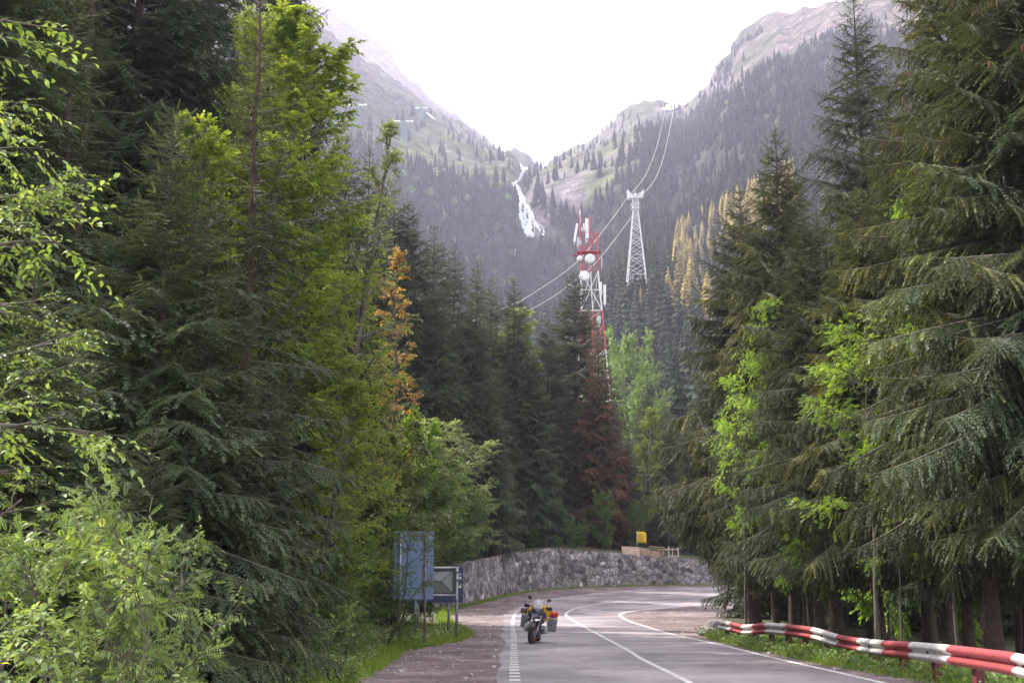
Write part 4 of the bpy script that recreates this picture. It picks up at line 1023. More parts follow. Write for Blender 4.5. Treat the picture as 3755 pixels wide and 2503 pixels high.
# framed box sign
Yb = 44.0
xl, xr = P3(1583, 2100, Yb).x, P3(1676, 2100, Yb).x; zt, zb_ = P3(1676, 2081, Yb).z, P3(1676, 2181, Yb).z
e = empty('road_sign', (xr, Yb, gz(xr, Yb))); tag(e, 'pale creased metal panel inside a white tube frame, right of the tall blue sign', 'road sign', 'road signs on the grass verge')
O = Vector(e.location); xl2 = xl - .55
for z in (zt, zb_): q = MB(); q.tube([(xl2 - O.x, 0, z - O.z), (xr - O.x, 0, z - O.z)], .042, 8); q.build('cross_bar', M['metal'], e, True)
for x in (xl2, xr):
    q = MB(); q.tube([(x - O.x, .0, gz(x, Yb) - .2 - O.z), (x - O.x, 0, zt - O.z + .03)], .05, 10)
    for z in (zt, zb_, (zt + zb_) / 2 + .2): q.box((x - O.x, -.03, z - O.z - .12), (.13, .12, .05))
    q.build('post', M['metal'], e, True)
q = MB(); wI = .12
q.box(((xl2 + xr) / 2 - O.x, .07, (zt + zb_) / 2 - O.z), (xr - xl2 - .12, .04, zt - zb_ - .10)); bk = q.build('backing_board', M['sign_dark'], e)
x0, x1, za, zb2 = xl2 + .15 - O.x, xr - .17 - O.x, zb_ + .10 - O.z, zt - .12 - O.z; xm = x1 - .38; zm = (za + zb2) / 2 + .02; yf = .045; yr_ = -.045
V = [(x0, yf, za), (x1, yf, za), (x1, yf, zb2), (x0, yf, zb2), (xm, yr_, zm), (x0, yr_, zm)]
q = MB(); q.add(V, [(0, 1, 4, 5), (1, 2, 4), (2, 3, 5, 4)]); q.build('creased_panel', M['sign_pale'], e)
q = MB(); 
for u, v_ in ((V[4], V[1]), (V[4], V[2]), (V[4], V[5])): q.tube([Vector(u) + Vector((0, -.012, 0)), Vector(v_) + Vector((0, -.012, 0))], .014, 5)
q.build('crease_rib', M['sign_dark'], e)
# navy panel behind
Yn = 48.0
a = P3(1478, 2207, Yn); b = P3(1698, 2081, Yn)
e = empty('road_sign', ((a.x + b.x) / 2, Yn, gz((a.x + b.x) / 2, Yn))); tag(e, 'wide dark navy panel with small white marks standing behind the other two signs', 'road sign', 'road signs on the grass verge')
O = Vector(e.location); q = MB(); q.box((0, 0, (a.z + b.z) / 2 - O.z), (b.x - a.x, .05, b.z - a.z), bev=.01); pn = q.build('panel', M['sign_navy'], e)
q = MB()
def mk(px, py, w_, h_): q = MB(); c = P3(px, py, Yn - .04) - O; q.box((c.x, -.033, c.z), (w_, .012, h_)); q.build('lettering', M['letter'], pn)
mk(1685, 2102, .10, .03); mk(1687, 2105, .03, .08); mk(1687, 2118, .10, .09); mk(1687, 2150, .09, .09); mk(1690, 2143, .03, .07)
for px in (1531, 1645):
    x = P3(px, 2250, Yn).x - O.x; q = MB(); q.tube([(x, .06, gz(x + O.x, Yn) - .2 - O.z), (x, .06, b.z - O.z - .1)], .045, 10); q.build('post', M['metal'], e, True)

# ---- yellow sign on the wall, broken boards, little fence
M['yellow'] = mat('yellow_paint', (0.75, 0.50, 0.01), 0.5, noise=(1.5, (0.66, 0.42, 0.01), 1))
M['brownmark'] = mat('brown_marks', (0.30, 0.16, 0.02), 0.6)
M['ply'] = mat('pale_plywood', (0.52, 0.40, 0.33), 0.8, noise=(3, (0.40, 0.29, 0.22), 1), bump=(8, .3, .02))
M['lumber'] = mat('raw_lumber', (0.40, 0.27, 0.15), 0.8, noise=(6, (0.28, 0.17, 0.10), 1))
M['pale_lumber'] = mat('weathered_lumber', (0.52, 0.46, 0.38), 0.8, noise=(6, (0.38, 0.32, 0.25), 1))
def wall_top(px):
    k = np.argmin([abs(pxof(c[0], c[1], 0)[0] - px) for c in WC]); c = WC[k]; return Vector((c[0], c[1] + .6, float(Zr(c[1])) + WT[k] - .08))
def placed(px, dy=0.0):
    t = wall_top(px); Y = t.y + dy; p = W(px, 2000, Y); return p.x, Y, t.z
sx, sy, sz = placed(2336, .5)
e = empty('warning_sign', (sx, sy, sz)); tag(e, 'square yellow warning sign on a thin pole above the stone wall', 'sign')
k = sy / F
q = MB(); zt = W(2336, 1946, sy).z - sz; q.tube([(0, 0, -.1), (0, 0, zt)], .035, 8); q.build('pole', M['metal'], e, True)
q = MB(); wS, hS = 33 * k, 40 * k
pv = []; 
for i in range(6):
    for j in range(6): pv.append((wS * i / 5 + .03, -.06 + .05 * math.sin(i * .9 + j * .3), zt - .05 - hS * j / 5 - .03 * i / 5 + (.12 * (i == 5 and j == 0) * -1)))
q.add(pv, [(i * 6 + j, i * 6 + j + 1, i * 6 + j + 7, i * 6 + j + 6) for i in range(5) for j in range(5)])
pn = q.build('plate', M['yellow'], e, True); md = pn.modifiers.new('sheet', 'SOLIDIFY'); md.thickness = .02
q = MB(); rr = random.Random(8)
for i, (u, v_, a_, b_) in enumerate(((.35, .18, .05, .12), (.5, .2, .12, .05), (.3, .38, .16, .05), (.55, .38, .05, .12), (.42, .52, .2, .04), (.3, .66, .05, .14), (.45, .70, .05, .16), (.62, .68, .05, .12), (.25, .84, .12, .04), (.55, .86, .16, .04))):
    q = MB(); q.box((wS * u, -.105, zt - .06 - hS * v_), (a_, .01, b_), (0, rr.uniform(-.3, .3), 0)); q.build('faded_stroke', M['brownmark'], pn)
# leaning plywood board
bx, by, bz = placed(2314, .15); e = empty('plywood_board', (bx, by, bz)); tag(e, 'pale plywood board leaning on the wall top beneath the yellow sign', 'board')
k = by / F; w2, h2 = 62 * k, 30 * k
q = MB(); n_ = 8; vs = []
for y_ in (0, .04):
    for (u, v_) in ((-w2 / 2 - .12, h2 + .05), (w2 / 2 - .04, h2 - .02), (w2 / 2 + .04, -.16), (-w2 / 2 + .05, .0)): vs.append((u, y_ - .25 + .25 * v_ / h2, v_))
q.add(vs, [(0, 1, 2, 3), (7, 6, 5, 4), (0, 4, 5, 1), (1, 5, 6, 2), (2, 6, 7, 3), (3, 7, 4, 0)]); q.build('panel', M['ply'], e)
q = MB(); q.box((-.2, .12, h2 * .45), (w2 * .9, .05, .09), (.0, .04, 0)); q.build('batten', M['lumber'], e)
# smashed crate of boards
bx, by, bz = placed(2395, .1); e = empty('broken_barrier', (bx, by, bz)); tag(e, 'collapsed timber barrier of tilted boards between the plywood and the small fence', 'broken barrier')
k = by / F
def loc(px, py, dy=0): p = W(px, py, by + dy); return (p.x - bx, dy, p.z - bz)
def slab(mb, quad, dy, th=.05):
    A = [loc(x, y, dy) for x, y in quad]; B = [(a[0], a[1] + th, a[2]) for a in A]; n4 = len(A)
    mb.add(A + B, [tuple(range(n4)), tuple(range(n4, 2 * n4))[::-1]] + [(i, (i + 1) % n4, (i + 1) % n4 + n4, i + n4) for i in range(n4)])
q = MB(); slab(q, [(2345, 2007), (2385, 2012), (2372, 2042), (2352, 2036)], -.30); q.build('tilted_board', M['ply'], e)
q = MB(); slab(q, [(2372, 2016), (2420, 2020), (2423, 2034), (2376, 2034)], -.18); q.build('tilted_board', M['ply'], e)
q = MB(); slab(q, [(2370, 2042), (2388, 2031), (2424, 2034), (2412, 2046)], -.42); q.build('tilted_board', M['ply'], e)
for a_, b_, r_ in (((2382, 2002), (2434, 2006), .07), ((2434, 2004), (2430, 2036), .08), ((2383, 2002), (2366, 2022), .06), ((2424, 2010), (2410, 2024), .06), ((2392, 2022), (2372, 2043), .06), ((2437, 2025), (2418, 2040), .06), ((2352, 2016), (2358, 2038), .05)):
    q = MB(); q.tube([loc(*a_, -.45), loc(*b_, -.40)], r_, 4); q.build('timber', M['lumber'], e)
# small fence
fx, fy, fz = placed(2470, .4); e = empty('wooden_fence', (fx, fy, fz)); tag(e, 'short pale post and rail fence at the right end of the wall top', 'fence')
by, bx, bz = fy, fx, fz; k = fy / F
for px, w_, y0, y1 in ((2452, .13, 2001, 2042), (2487, .13, 2006, 2042), (2467, .09, 2008, 2040)):
    a_, b_ = loc(px, y0), loc(px, y1 + 2); q = MB(); q.box(((a_[0] + b_[0]) / 2, 0, (a_[2] + b_[2]) / 2), (w_, w_, a_[2] - b_[2]), bev=.015); q.build('post', M['pale_lumber'], e)
for y0, x0, x1 in ((2013, 2436, 2490), (2038, 2447, 2490)):
    a_, b_ = loc(x0, y0), loc(x1, y0 + 1); q = MB(); q.box(((a_[0] + b_[0]) / 2, -.08, a_[2]), (b_[0] - a_[0], .05, .10), bev=.01); q.build('rail', M['pale_lumber'], e)

# ---- boulders at the inside of the bend
M['boulder'] = mat('boulder', (0.16, 0.15, 0.15), 0.9, noise=(2.5, (0.30, 0.28, 0.27), 1), bump=(6, .8, .05))
for i, (px, py, r_, lab) in enumerate(((2610, 2308, .42, 'large mossy grey boulder beside the far end of the crash barrier'), (2583, 2296, .26, 'smaller dark boulder left of the large one at the barrier end'))):
    Yb = 48 + i * 2; x, _ = at(px, Yb); q = MB(); q.ball((0, 0, r_ * .45), r_, (1.15, .9, 1.0), 3, None, 0)
    q.v = [tuple(Vector(v) * (0.78 + .42 * float(vnoise(v[0] * 3 / r_ * .4 + i * 9 + v[2] * 4, v[1] * 5 + v[2] * 3, 3)))) for v in q.v]
    o_ = q.build('boulder', M['boulder'], None, False); o_.location = (x, Yb, gz(x, Yb) - .05); tag(o_, lab, 'boulder')

# ================================================================== MOTORCYCLE
def motorcycle():
    mt = {}
    mt['black'] = mat('black_plastic', (0.02, 0.021, 0.026), 0.45, noise=(20, (0.035, 0.036, 0.042), 1))
    mt['tyre'] = mat('tyre_rubber', (0.022, 0.022, 0.024), 0.85, bump=(60, .6, .01))
    mt['rim'] = mat('orange_rim', (0.33, 0.11, 0.03), 0.35, 0.3)
    mt['steel'] = mat('machined_alloy', (0.38, 0.38, 0.40), 0.35, 0.9, noise=(20, (0.4, 0.4, 0.42), 1))
    mt['case'] = mat('brushed_case', (0.22, 0.235, 0.28), 0.42, 0.7, noise=(14, (0.16, 0.17, 0.21), 1))
    mt['silver'] = mat('silver_paint', (0.62, 0.63, 0.66), 0.3, 0.4, coat=.5)
    mt['navy'] = mat('fairing_blue', (0.025, 0.035, 0.07), 0.3, coat=.6)
    mt['yellow'] = mat('yellow_fabric', (0.72, 0.42, 0.01), 0.7, bump=(40, .3, .01), noise=(8, (0.6, 0.33, 0.01), 1))
    mt['red'] = mat('red_dry_bag', (0.62, 0.02, 0.02), 0.5, noise=(6, (0.48, 0.02, 0.02), 1))
    mt['brown'] = mat('brown_bag', (0.09, 0.06, 0.055), 0.8, noise=(10, (0.14, 0.10, 0.09), 1))
    mt['lens'] = mat('lamp_lens', (0.85, 0.85, 0.78), 0.15, 0.1, coat=1)
    gl = bpy.data.materials.new('windscreen_glass'); gl.use_nodes = True; p = gl.node_tree.nodes['Principled BSDF']
    p.inputs['Base Color'].default_value = (.75, .8, .85, 1); p.inputs['Roughness'].default_value = .12; p.inputs['Alpha'].default_value = .55; p.inputs['Specular IOR Level'].default_value = .8
    x, Y = at(1962, 41.2); x = W(1958, 2349, 41.2).x
    e = empty('touring_motorcycle', (x + .02, 41.6, float(Zr(41.6)) + .035))
    e.rotation_euler = (0, math.radians(8.5), math.radians(-8)); e.scale = (1.02,) * 3
    tag(e, 'loaded touring motorcycle with silver side cases parked on its stand in the lane', 'motorcycle')
    def part(mb, name, m, par=e, sm=False): return mb.build(name, mt[m] if isinstance(m, str) else m, par, sm)
    # wheels (front turned a little)
    def wheel(cy_, r, w_, turn, name):
        R = Matrix.Rotation(turn, 4, 'Z'); C_ = Vector((0, cy_, r))
        def fin(q, nm, m, par, sm=True):
            q.v = [tuple((R @ Vector(v)) + C_) for v in q.v]; return q.build(nm, mt[m], par, sm)
        q = MB(); prof = [(-w_ * .42, r * .76), (-w_ * .5, r * .86), (-w_ * .44, r * .95), (-w_ * .2, r * .995), (0, r), (w_ * .2, r * .995), (w_ * .44, r * .95), (w_ * .5, r * .86), (w_ * .42, r * .76), (0, r * .74), (-w_ * .42, r * .76)]
        q.lathe(prof, (0, 0, 0), 'X', 40); t_ = fin(q, name, 'tyre', e)
        q = MB(); q.lathe([(-w_ * .4, r * .77), (-w_ * .4, r * .70), (-w_ * .15, r * .66), (w_ * .15, r * .66), (w_ * .4, r * .70), (w_ * .4, r * .77)], (0, 0, 0), 'X', 36)
        for k in range(10):
            a = k * math.pi / 5
            for s in (-1, 1): q.tube([(s * w_ * .25, .04 * math.cos(a), .04 * math.sin(a)), (s * w_ * .2, r * .68 * math.cos(a + .15 * s), r * .68 * math.sin(a + .15 * s))], .011, 5)
        fin(q, 'rim', 'rim', t_)
        q = MB(); q.lathe([(-w_ * .7, 0), (-w_ * .7, .05), (w_ * .7, .05), (w_ * .7, 0)], (0, 0, 0), 'X', 16)
        for s in (-1, 1): q.lathe([(s * w_ * .55, .07), (s * w_ * .55, .155), (s * w_ * .58, .155), (s * w_ * .58, .07), (s * w_ * .55, .07)], (0, 0, 0), 'X', 28)
        fin(q, 'brake_disc', 'steel', t_)
    wheel(-.78, .335, .125, math.radians(-12), 'front_wheel'); wheel(.76, .335, .17, 0, 'rear_wheel')
    # fork
    R = Matrix.Rotation(math.radians(-12), 4, 'Z')
    for s in (-1, 1):
        q = MB(); q.tube([(s * .105, 0, .33), (s * .105, .17, .62)], .034, 10); q.mi = 1; q.tube([(s * .105, .17, .62), (s * .105, .36, 1.02)], .027, 10)
        q.v = [tuple(R @ Vector(v) + Vector((0, -.78, 0))) for v in q.v]; q.build('fork_leg', [mt['steel'], mt['steel']], e, True)
    q = MB(); q.lathe([(-.075, .36), (-.06, .375), (.06, .375), (.075, .36), (.06, .365), (-.06, .365), (-.075, .36)], (0, -.78, .335), 'X', 18, (math.radians(35), math.radians(150))); part(q, 'front_mudguard', 'black', sm=True)
    q = MB(); q.box((0, -.60, .86), (.16, .42, .04), (math.radians(-14), 0, 0), bev=.015); q.prism([(-.08, -.95, .84), (.08, -.95, .84), (.14, -.62, .90), (-.14, -.62, .90)], (0, .02, .05)); part(q, 'beak', 'navy')
    # engine with side cylinders
    q = MB(); q.box((0, -.05, .46), (.34, .52, .42), bev=.05); q.box((0, -.28, .50), (.24, .16, .36), bev=.03); part(q, 'engine_block', 'black')
    for s in (-1, 1):
        q = MB(); q.lathe([(s * .16, .085), (s * .30, .085)], (0, -.14, .47), 'X', 16)
        for k in range(6): q.lathe([(s * (.17 + k * .02), .088), (s * (.17 + k * .02), .11), (s * (.178 + k * .02), .11), (s * (.178 + k * .02), .088)], (0, -.14, .47), 'X', 16)
        cyl = part(q, 'cylinder', 'steel', sm=True)
        q = MB(); q.box((s * .335, -.14, .47), (.075, .22, .18), bev=.03); part(q, 'cylinder_cover', 'silver', cyl)
        q = MB(); q.tube([(s * .10, -.32, .30), (s * .36, -.30, .36), (s * .41, -.26, .50), (s * .36, -.34, .68), (s * .16, -.40, .84)], .014, 8); q.tube([(s * .36, -.30, .36), (s * .40, .02, .36), (s * .14, .16, .32)], .014, 8); part(q, 'crash_bar', 'steel', sm=True)
        q = MB(); q.tube([(s * .12, .10, .30), (s * .26, .12, .31)], .016, 8); q.box((s * .26, .12, .315), (.10, .06, .02)); part(q, 'foot_peg', 'steel')
        q = MB(); q.tube([(s * .14, -.30, .22), (s * .10, -.36, .55)], .02, 6); part(q, 'header_pipe', 'steel', sm=True)
    q = MB(); q.box((0, -.20, .205), (.30, .36, .03), (.25, 0, 0), bev=.01); part(q, 'skid_plate', 'steel')
    # frame and tail
    q = MB()
    for s in (-1, 1): q.tube([(s * .06, -.42, .98), (s * .15, -.05, .74), (s * .15, .20, .62), (s * .12, .55, .80), (s * .12, .85, .88)], .02, 8)
    q.tube([(.07, .15, .38), (.12, .76, .335)], .035, 8); part(q, 'frame', 'black', sm=True)
    # tank, fairing, lights, screen
    q = MB(); q.ball((0, -.12, .93), .25, (.85, 1.25, .72), 3); part(q, 'fuel_tank', 'navy', sm=True)
    q = MB(); q.prism([(-.19, -.40, .99), (.19, -.40, .99), (.15, -.56, .86), (.0, -.66, .80), (-.15, -.56, .86)], (0, .10, .12)); q.ball((0, -.46, .98), .17, (1.15, .65, .85), 3); part(q, 'fairing', 'navy', sm=False)
    for s in (-1, 1):
        q = MB(); q.prism([(s * .13, -.58, .93), (s * .25, -.46, 1.0), (s * .27, -.30, .86), (s * .22, -.28, .66), (s * .15, -.42, .70)], (s * .035, .02, .0)); part(q, 'side_cowl', 'navy')
    q = MB(); q.ball((-.055, -.585, .885), .062, (1.05, .5, .85), 2); part(q, 'headlight', 'lens', sm=True)
    q = MB(); q.ball((.075, -.578, .885), .05, (1.05, .5, .85), 2); part(q, 'headlight', 'lens', sm=True)
    q = MB(); n = 7; vs = []
    for j in range(5):
        t = j / 4; wj = .125 - .025 * t
        for i in range(n): u = -1 + 2 * i / (n - 1); vs.append((u * wj, -.50 + .13 * t + .05 * u * u, 1.08 + .29 * t - (.02 * u * u if j == 4 else 0)))
    q.add(vs, [(j * n + i, j * n + i + 1, (j + 1) * n + i + 1, (j + 1) * n + i) for j in range(4) for i in range(n - 1)]); ws = part(q, 'windscreen', gl, sm=True)
    q = MB(); edge = [vs[j * n] for j in range(5)] + [vs[4 * n + i] for i in range(1, n)] + [vs[j * n + n - 1] for j in range(3, -1, -1)]; q.tube(edge, .008, 6); part(q, 'screen_edge', 'silver', ws)
    q = MB(); q.box((0, -.33, 1.16), (.20, .05, .13), (-.4, 0, 0), bev=.015); part(q, 'instrument_cluster', 'black')
    # bars
    q = MB(); q.tube([(-.42, -.22, 1.12), (-.30, -.28, 1.15), (-.12, -.34, 1.10), (.12, -.34, 1.10), (.30, -.28, 1.15), (.42, -.22, 1.12)], .013, 8); hb = part(q, 'handlebar', 'black', sm=True)
    for s in (-1, 1):
        q = MB(); q.tube([(s * .30, -.28, 1.15), (s * .43, -.21, 1.115)], .022, 8); part(q, 'grip', 'black', hb, True)
        q = MB(); q.box((s * .36, -.36, 1.13), (.19, .03, .11), (.1, 0, s * .35), bev=.014); part(q, 'hand_guard', 'black', hb)
        q = MB(); q.tube([(s * .26, -.28, 1.16), (s * .29, -.26, 1.36)], .008, 6); q.box((s * .315, -.255, 1.385), (.13, .03, .085), (.1, s * -.25, 0), bev=.014)
        if s < 0: q.box((s * .30, -.24, 1.42), (.11, .03, .05), (0, .5, 0), bev=.01)
        part(q, 'mirror', 'black', hb)
    q = MB(); q.box((0, .18, .86), (.27, .46, .09), bev=.035); q.box((0, .52, .92), (.25, .32, .09), bev=.035); part(q, 'seat', 'black')
    # side cases
    for s in (-1, 1):
        q = MB(); q.box((s * .44, .50, .60), (.26, .46, .40), (0, s * .02, 0), bev=.035); cs = part(q, 'side_case', 'case')
        q = MB(); q.box((s * .44, .50, .825), (.275, .475, .045), bev=.015); part(q, 'lid', 'silver', cs)
        q = MB(); q.box((s * .44, .262, .60), (.05, .012, .05)); part(q, 'latch', 'black', cs); q = MB(); q.tube([(s * .38, .262, .85), (s * .50, .262, .85)], .012, 6); part(q, 'carry_handle', 'black', cs)
        q = MB(); q.tube([(s * .13, .36, .72), (s * .31, .36, .72)], .013, 6); q.tube([(s * .13, .66, .72), (s * .31, .66, .72)], .013, 6); q.tube([(s * .29, .30, .46), (s * .29, .30, .80), (s * .29, .70, .80), (s * .29, .70, .46)], .012, 6); part(q, 'case_rack', 'steel', sm=True)
        q = MB(); q.ball((s * .23, -.47, .60), .045, (1, .7, 1), 2); part(q, 'fog_lamp', 'lens', sm=True)
    q = MB(); q.tube([(.12, -.02, .28), (.33, -.06, .005)], .014, 8); q.box((.335, -.06, -.02 + .03), (.08, .05, .012)); part(q, 'side_stand', 'steel')
    q = MB(); q.tube([(-.14, .1, .30), (-.20, .55, .38), (-.22, .95, .48)], [.03, .045, .055], 10); part(q, 'silencer', 'steel', sm=True)
    # luggage strapped on: lifts off, so things of their own
    Mw = Matrix.Translation(e.location) @ e.rotation_euler.to_matrix().to_4x4() @ Matrix.Scale(1.02, 4)
    def bag(fn, name, m, label, cat='bag', grp=None):
        q = MB(); fn(q); q.v = [tuple(Mw @ Vector(v)) for v in q.v]; o = q.build(name, [mt[m], mt['black']], None, True); tag(o, label, cat, grp); return o
    def sack(q, c, s, rot=(0, 0, 0)):
        q.box(c, s, rot, bev=min(s) * .32); q.mi = 1
        for k in (-.28, .28): q.box((c[0], c[1], c[2]), (s[0] * 1.03, s[1] * .07, s[2] * 1.03), rot, bev=.004); break
        q.mi = 0
    bag(lambda q: sack(q, (-.27, -.12, .95), (.13, .40, .27), (0, .15, 0)), 'tank_bag', 'yellow', 'yellow side bag hanging at the left of the fuel tank', grp='luggage on the motorcycle')
    bag(lambda q: (sack(q, (.30, -.10, .98), (.20, .40, .22), (0, -.12, 0)), sack(q, (.32, -.08, .79), (.13, .30, .12), (0, -.1, 0))), 'tank_bag', 'yellow', 'larger bright yellow side bag hanging at the right of the fuel tank', grp='luggage on the motorcycle')
    bag(lambda q: sack(q, (-.45, .42, .93), (.36, .34, .17), (0, -.1, .1)), 'duffel_bag', 'brown', 'dark brown roll strapped over the left silver case', grp='luggage on the motorcycle')
    bag(lambda q: q.ball((.46, .46, .94), .15, (.9, 1.3, .75), 3, None, .01), 'dry_bag', 'red', 'small red dry bag strapped over the right silver case', grp='luggage on the motorcycle')
    bag(lambda q: sack(q, (.0, .60, 1.06), (.62, .30, .22)), 'duffel_bag', 'yellow', 'wide yellow roll lashed across the passenger seat', grp='luggage on the motorcycle')
    bag(lambda q: sack(q, (.33, .05, 1.10), (.22, .22, .10)), 'jacket_roll', 'silver', 'pale rolled garment resting above the right yellow bag', 'bundle', 'luggage on the motorcycle')
motorcycle()

# ================================================================== TREES
R_ = random.Random(11)
LS = 'spruces left of the road'; RS = 'spruces right of the road'
# --- near spruce kinds
SPR = {}
SPR['left_a'] = spruce_meshes('a', 1, 14.0, 3.2, .05, .38, .085, 8, .5, 'needle', 1.0, .21, 1.5, .05, top_pow=.75)
SPR['slender'] = spruce_meshes('s', 14, 14.0, 2.7, .05, .46, .10, 8, .45, 'needle', .8, .19, 1.3, .05, top_pow=.95, nper=3.6)
SPR['left_b'] = spruce_meshes('b', 2, 9.0, 2.4, .04, .32, .075, 8, .45, 'needle', 1.0, .19, 1.4, .03, maxlat=.65, top_pow=.8)
SPR['left_c'] = spruce_meshes('c', 3, 20.0, 4.0, .06, .44, .10, 8, .6, 'needle_blue', 1.0, .24, 1.6, top_pow=.7)
SPR['thin'] = spruce_meshes('d', 4, 16.0, 1.9, .10, .50, .10, 7, .3, 'needle', .85, .2, 1.4, .1, nper=3.6)
SPR['right_a'] = spruce_meshes('e', 5, 22.0, 4.6, .17, .46, .075, 8, .8, 'needle_olive', 1.0, .17, 1.2, .05, maxlat=.7, cones=.5, top_pow=.7)
SPR['right_b'] = spruce_meshes('f', 6, 22.0, 4.8, .19, .48, .09, 8, .6, 'needle', 1.0, .19, 1.3, .04, top_pow=.8, maxlat=.75)
SPR['right_c'] = spruce_meshes('g', 7, 18.0, 4.4, .20, .46, .10, 8, .8, 'needle_olive', 1.0, .24, 1.6, top_pow=.8, maxlat=.9)
# --- spruces 60 m away and more (twigs coarser)
SPR['mid_a'] = spruce_meshes('h', 8, 22.0, 4.3, .03, .62, .18, 5, .55, 'needle', 1.0, .42, 1.5, maxlat=1.0, nper=5.5, top_pow=.72)
SPR['mid_b'] = spruce_meshes('i', 9, 22.0, 4.0, .04, .60, .18, 5, .7, 'needle', 1.0, .42, 1.5, maxlat=1.0, nper=5.5, top_pow=.7)
SPR['mid_c'] = spruce_meshes('j', 10, 22.0, 4.8, .03, .62, .18, 5, .45, 'needle', 1.0, .42, 1.5, maxlat=1.1, nper=5.5, top_pow=.68)
M['needle_larch'] = leafmat('needle_larch', (0.30, 0.265, 0.13), (0.48, 0.42, 0.23), 0.45, 0.7, (0.55, 0.49, 0.28), 0.1)  # cream-yellow of sunlight put into the needle colour of distant spruces
SPR['mid_dead'] = spruce_meshes('k', 12, 20.0, 4.2, .05, .62, .18, 5, .6, 'needle_dead', .9, .42, 1.5, maxlat=1.0, nper=5.5, top_pow=.7)
HGT = dict(left_a=14, slender=14, left_b=9, left_c=20, thin=16, right_a=22, right_b=22, right_c=18, mid_a=22, mid_b=22, mid_c=22, mid_dead=20)
SPBOX = {}
def spruce_at(kind, px, py, Y, label, group=None, H=None, wide=1.0, tilt=0.0):
    """stands at column px, Y ahead, so that its tip is seen at py (or has height H)"""
    if H is None: x, Y, H = at_top(px, py, Y)
    else: x, Y = at(px, Y)
    s = H / HGT[kind]
    return plant('spruce_tree', SPR[kind], x, Y, label, 'spruce', group, s, (px * 1.37 + Y * 2.11 + (py or 0) * .73) % 6.283, tilt, None, s * wide)

# left side, front rows
spruce_at('left_b', 640, 400, 16.5, 'young spruce with bare reddish leader tip against the dark stand on the left', LS, wide=1.0)
spruce_at('left_b', 772, 715, 18.0, 'smaller young spruce whose thin leader ends just right of the reddish one', LS, wide=1.05)
spruce_at('slender', 968, -60, 25.0, 'slender dark spruce with visible trunk standing in front of the big yellow-green tree', LS, wide=1.0)
spruce_at('thin', 322, -420, 21.5, 'tall thin spruce with pale bare trunk above the leafy branches at far left', LS)
spruce_at('thin', 392, -560, 24.5, 'second thin pale-trunked spruce close right of the tallest bare trunk', LS, wide=.9)
spruce_at('left_b', 985, 1330, 22.0, 'low dark spruce skirting the verge before the leafy roadside tree', LS, wide=1.0)
spruce_at('left_b', 130, 1010, 12.5, 'young spruce with long level boughs behind the leafy bush at far left', LS, wide=1.35)
spruce_at('left_b', 830, 1500, 18.5, 'low spruce filling the dark foot of the left stand', LS, wide=1.1)
spruce_at('left_b', 560, 1560, 14.5, 'low spruce just behind the front leafy bush', LS, wide=1.15)
spruce_at('left_c', 1062, -420, 40.0, 'tall dark spruce whose drooping boughs hang against the left mountain', LS, wide=.62)
spruce_at('left_c', 560, -900, 34.0, 'big spruce behind the pair of young ones on the left', LS)
spruce_at('left_c', 30, -800, 25.0, 'big spruce behind the leafy branches at the left edge', LS)
spruce_at('left_c', 800, -500, 48.0, 'big dark spruce between the slender one and the yellow-green tree', LS, wide=.9)
spruce_at('mid_a', 1272, 500, 52.0, 'dark spruce tip showing just over the yellow-green tree', LS, wide=.8)
spruce_at('mid_b', 1355, 545, 60.0, 'narrow spire spruce clear of the yellow-green crown', LS, wide=.75)
for i, (px, Y, H) in enumerate([(-260, 20, 17), (-150, 33, 22), (180, 36, 24), (430, 40, 22), (60, 48, 22), (300, 56, 24), (640, 46, 22), (900, 52, 22), (520, 64, 22), (760, 66, 23), (1010, 66, 21), (1130, 62, 19), (120, 70, 24), (-420, 46, 22), (1060, 45, 18), (-330, 30, 20)]):
    spruce_at(['mid_a', 'mid_c', 'mid_b'][i % 3], px, 0, Y, 'dark spruce deep in the dense stand behind the front trees on the left', 'spruces deep in the left stand', H, 1.0)

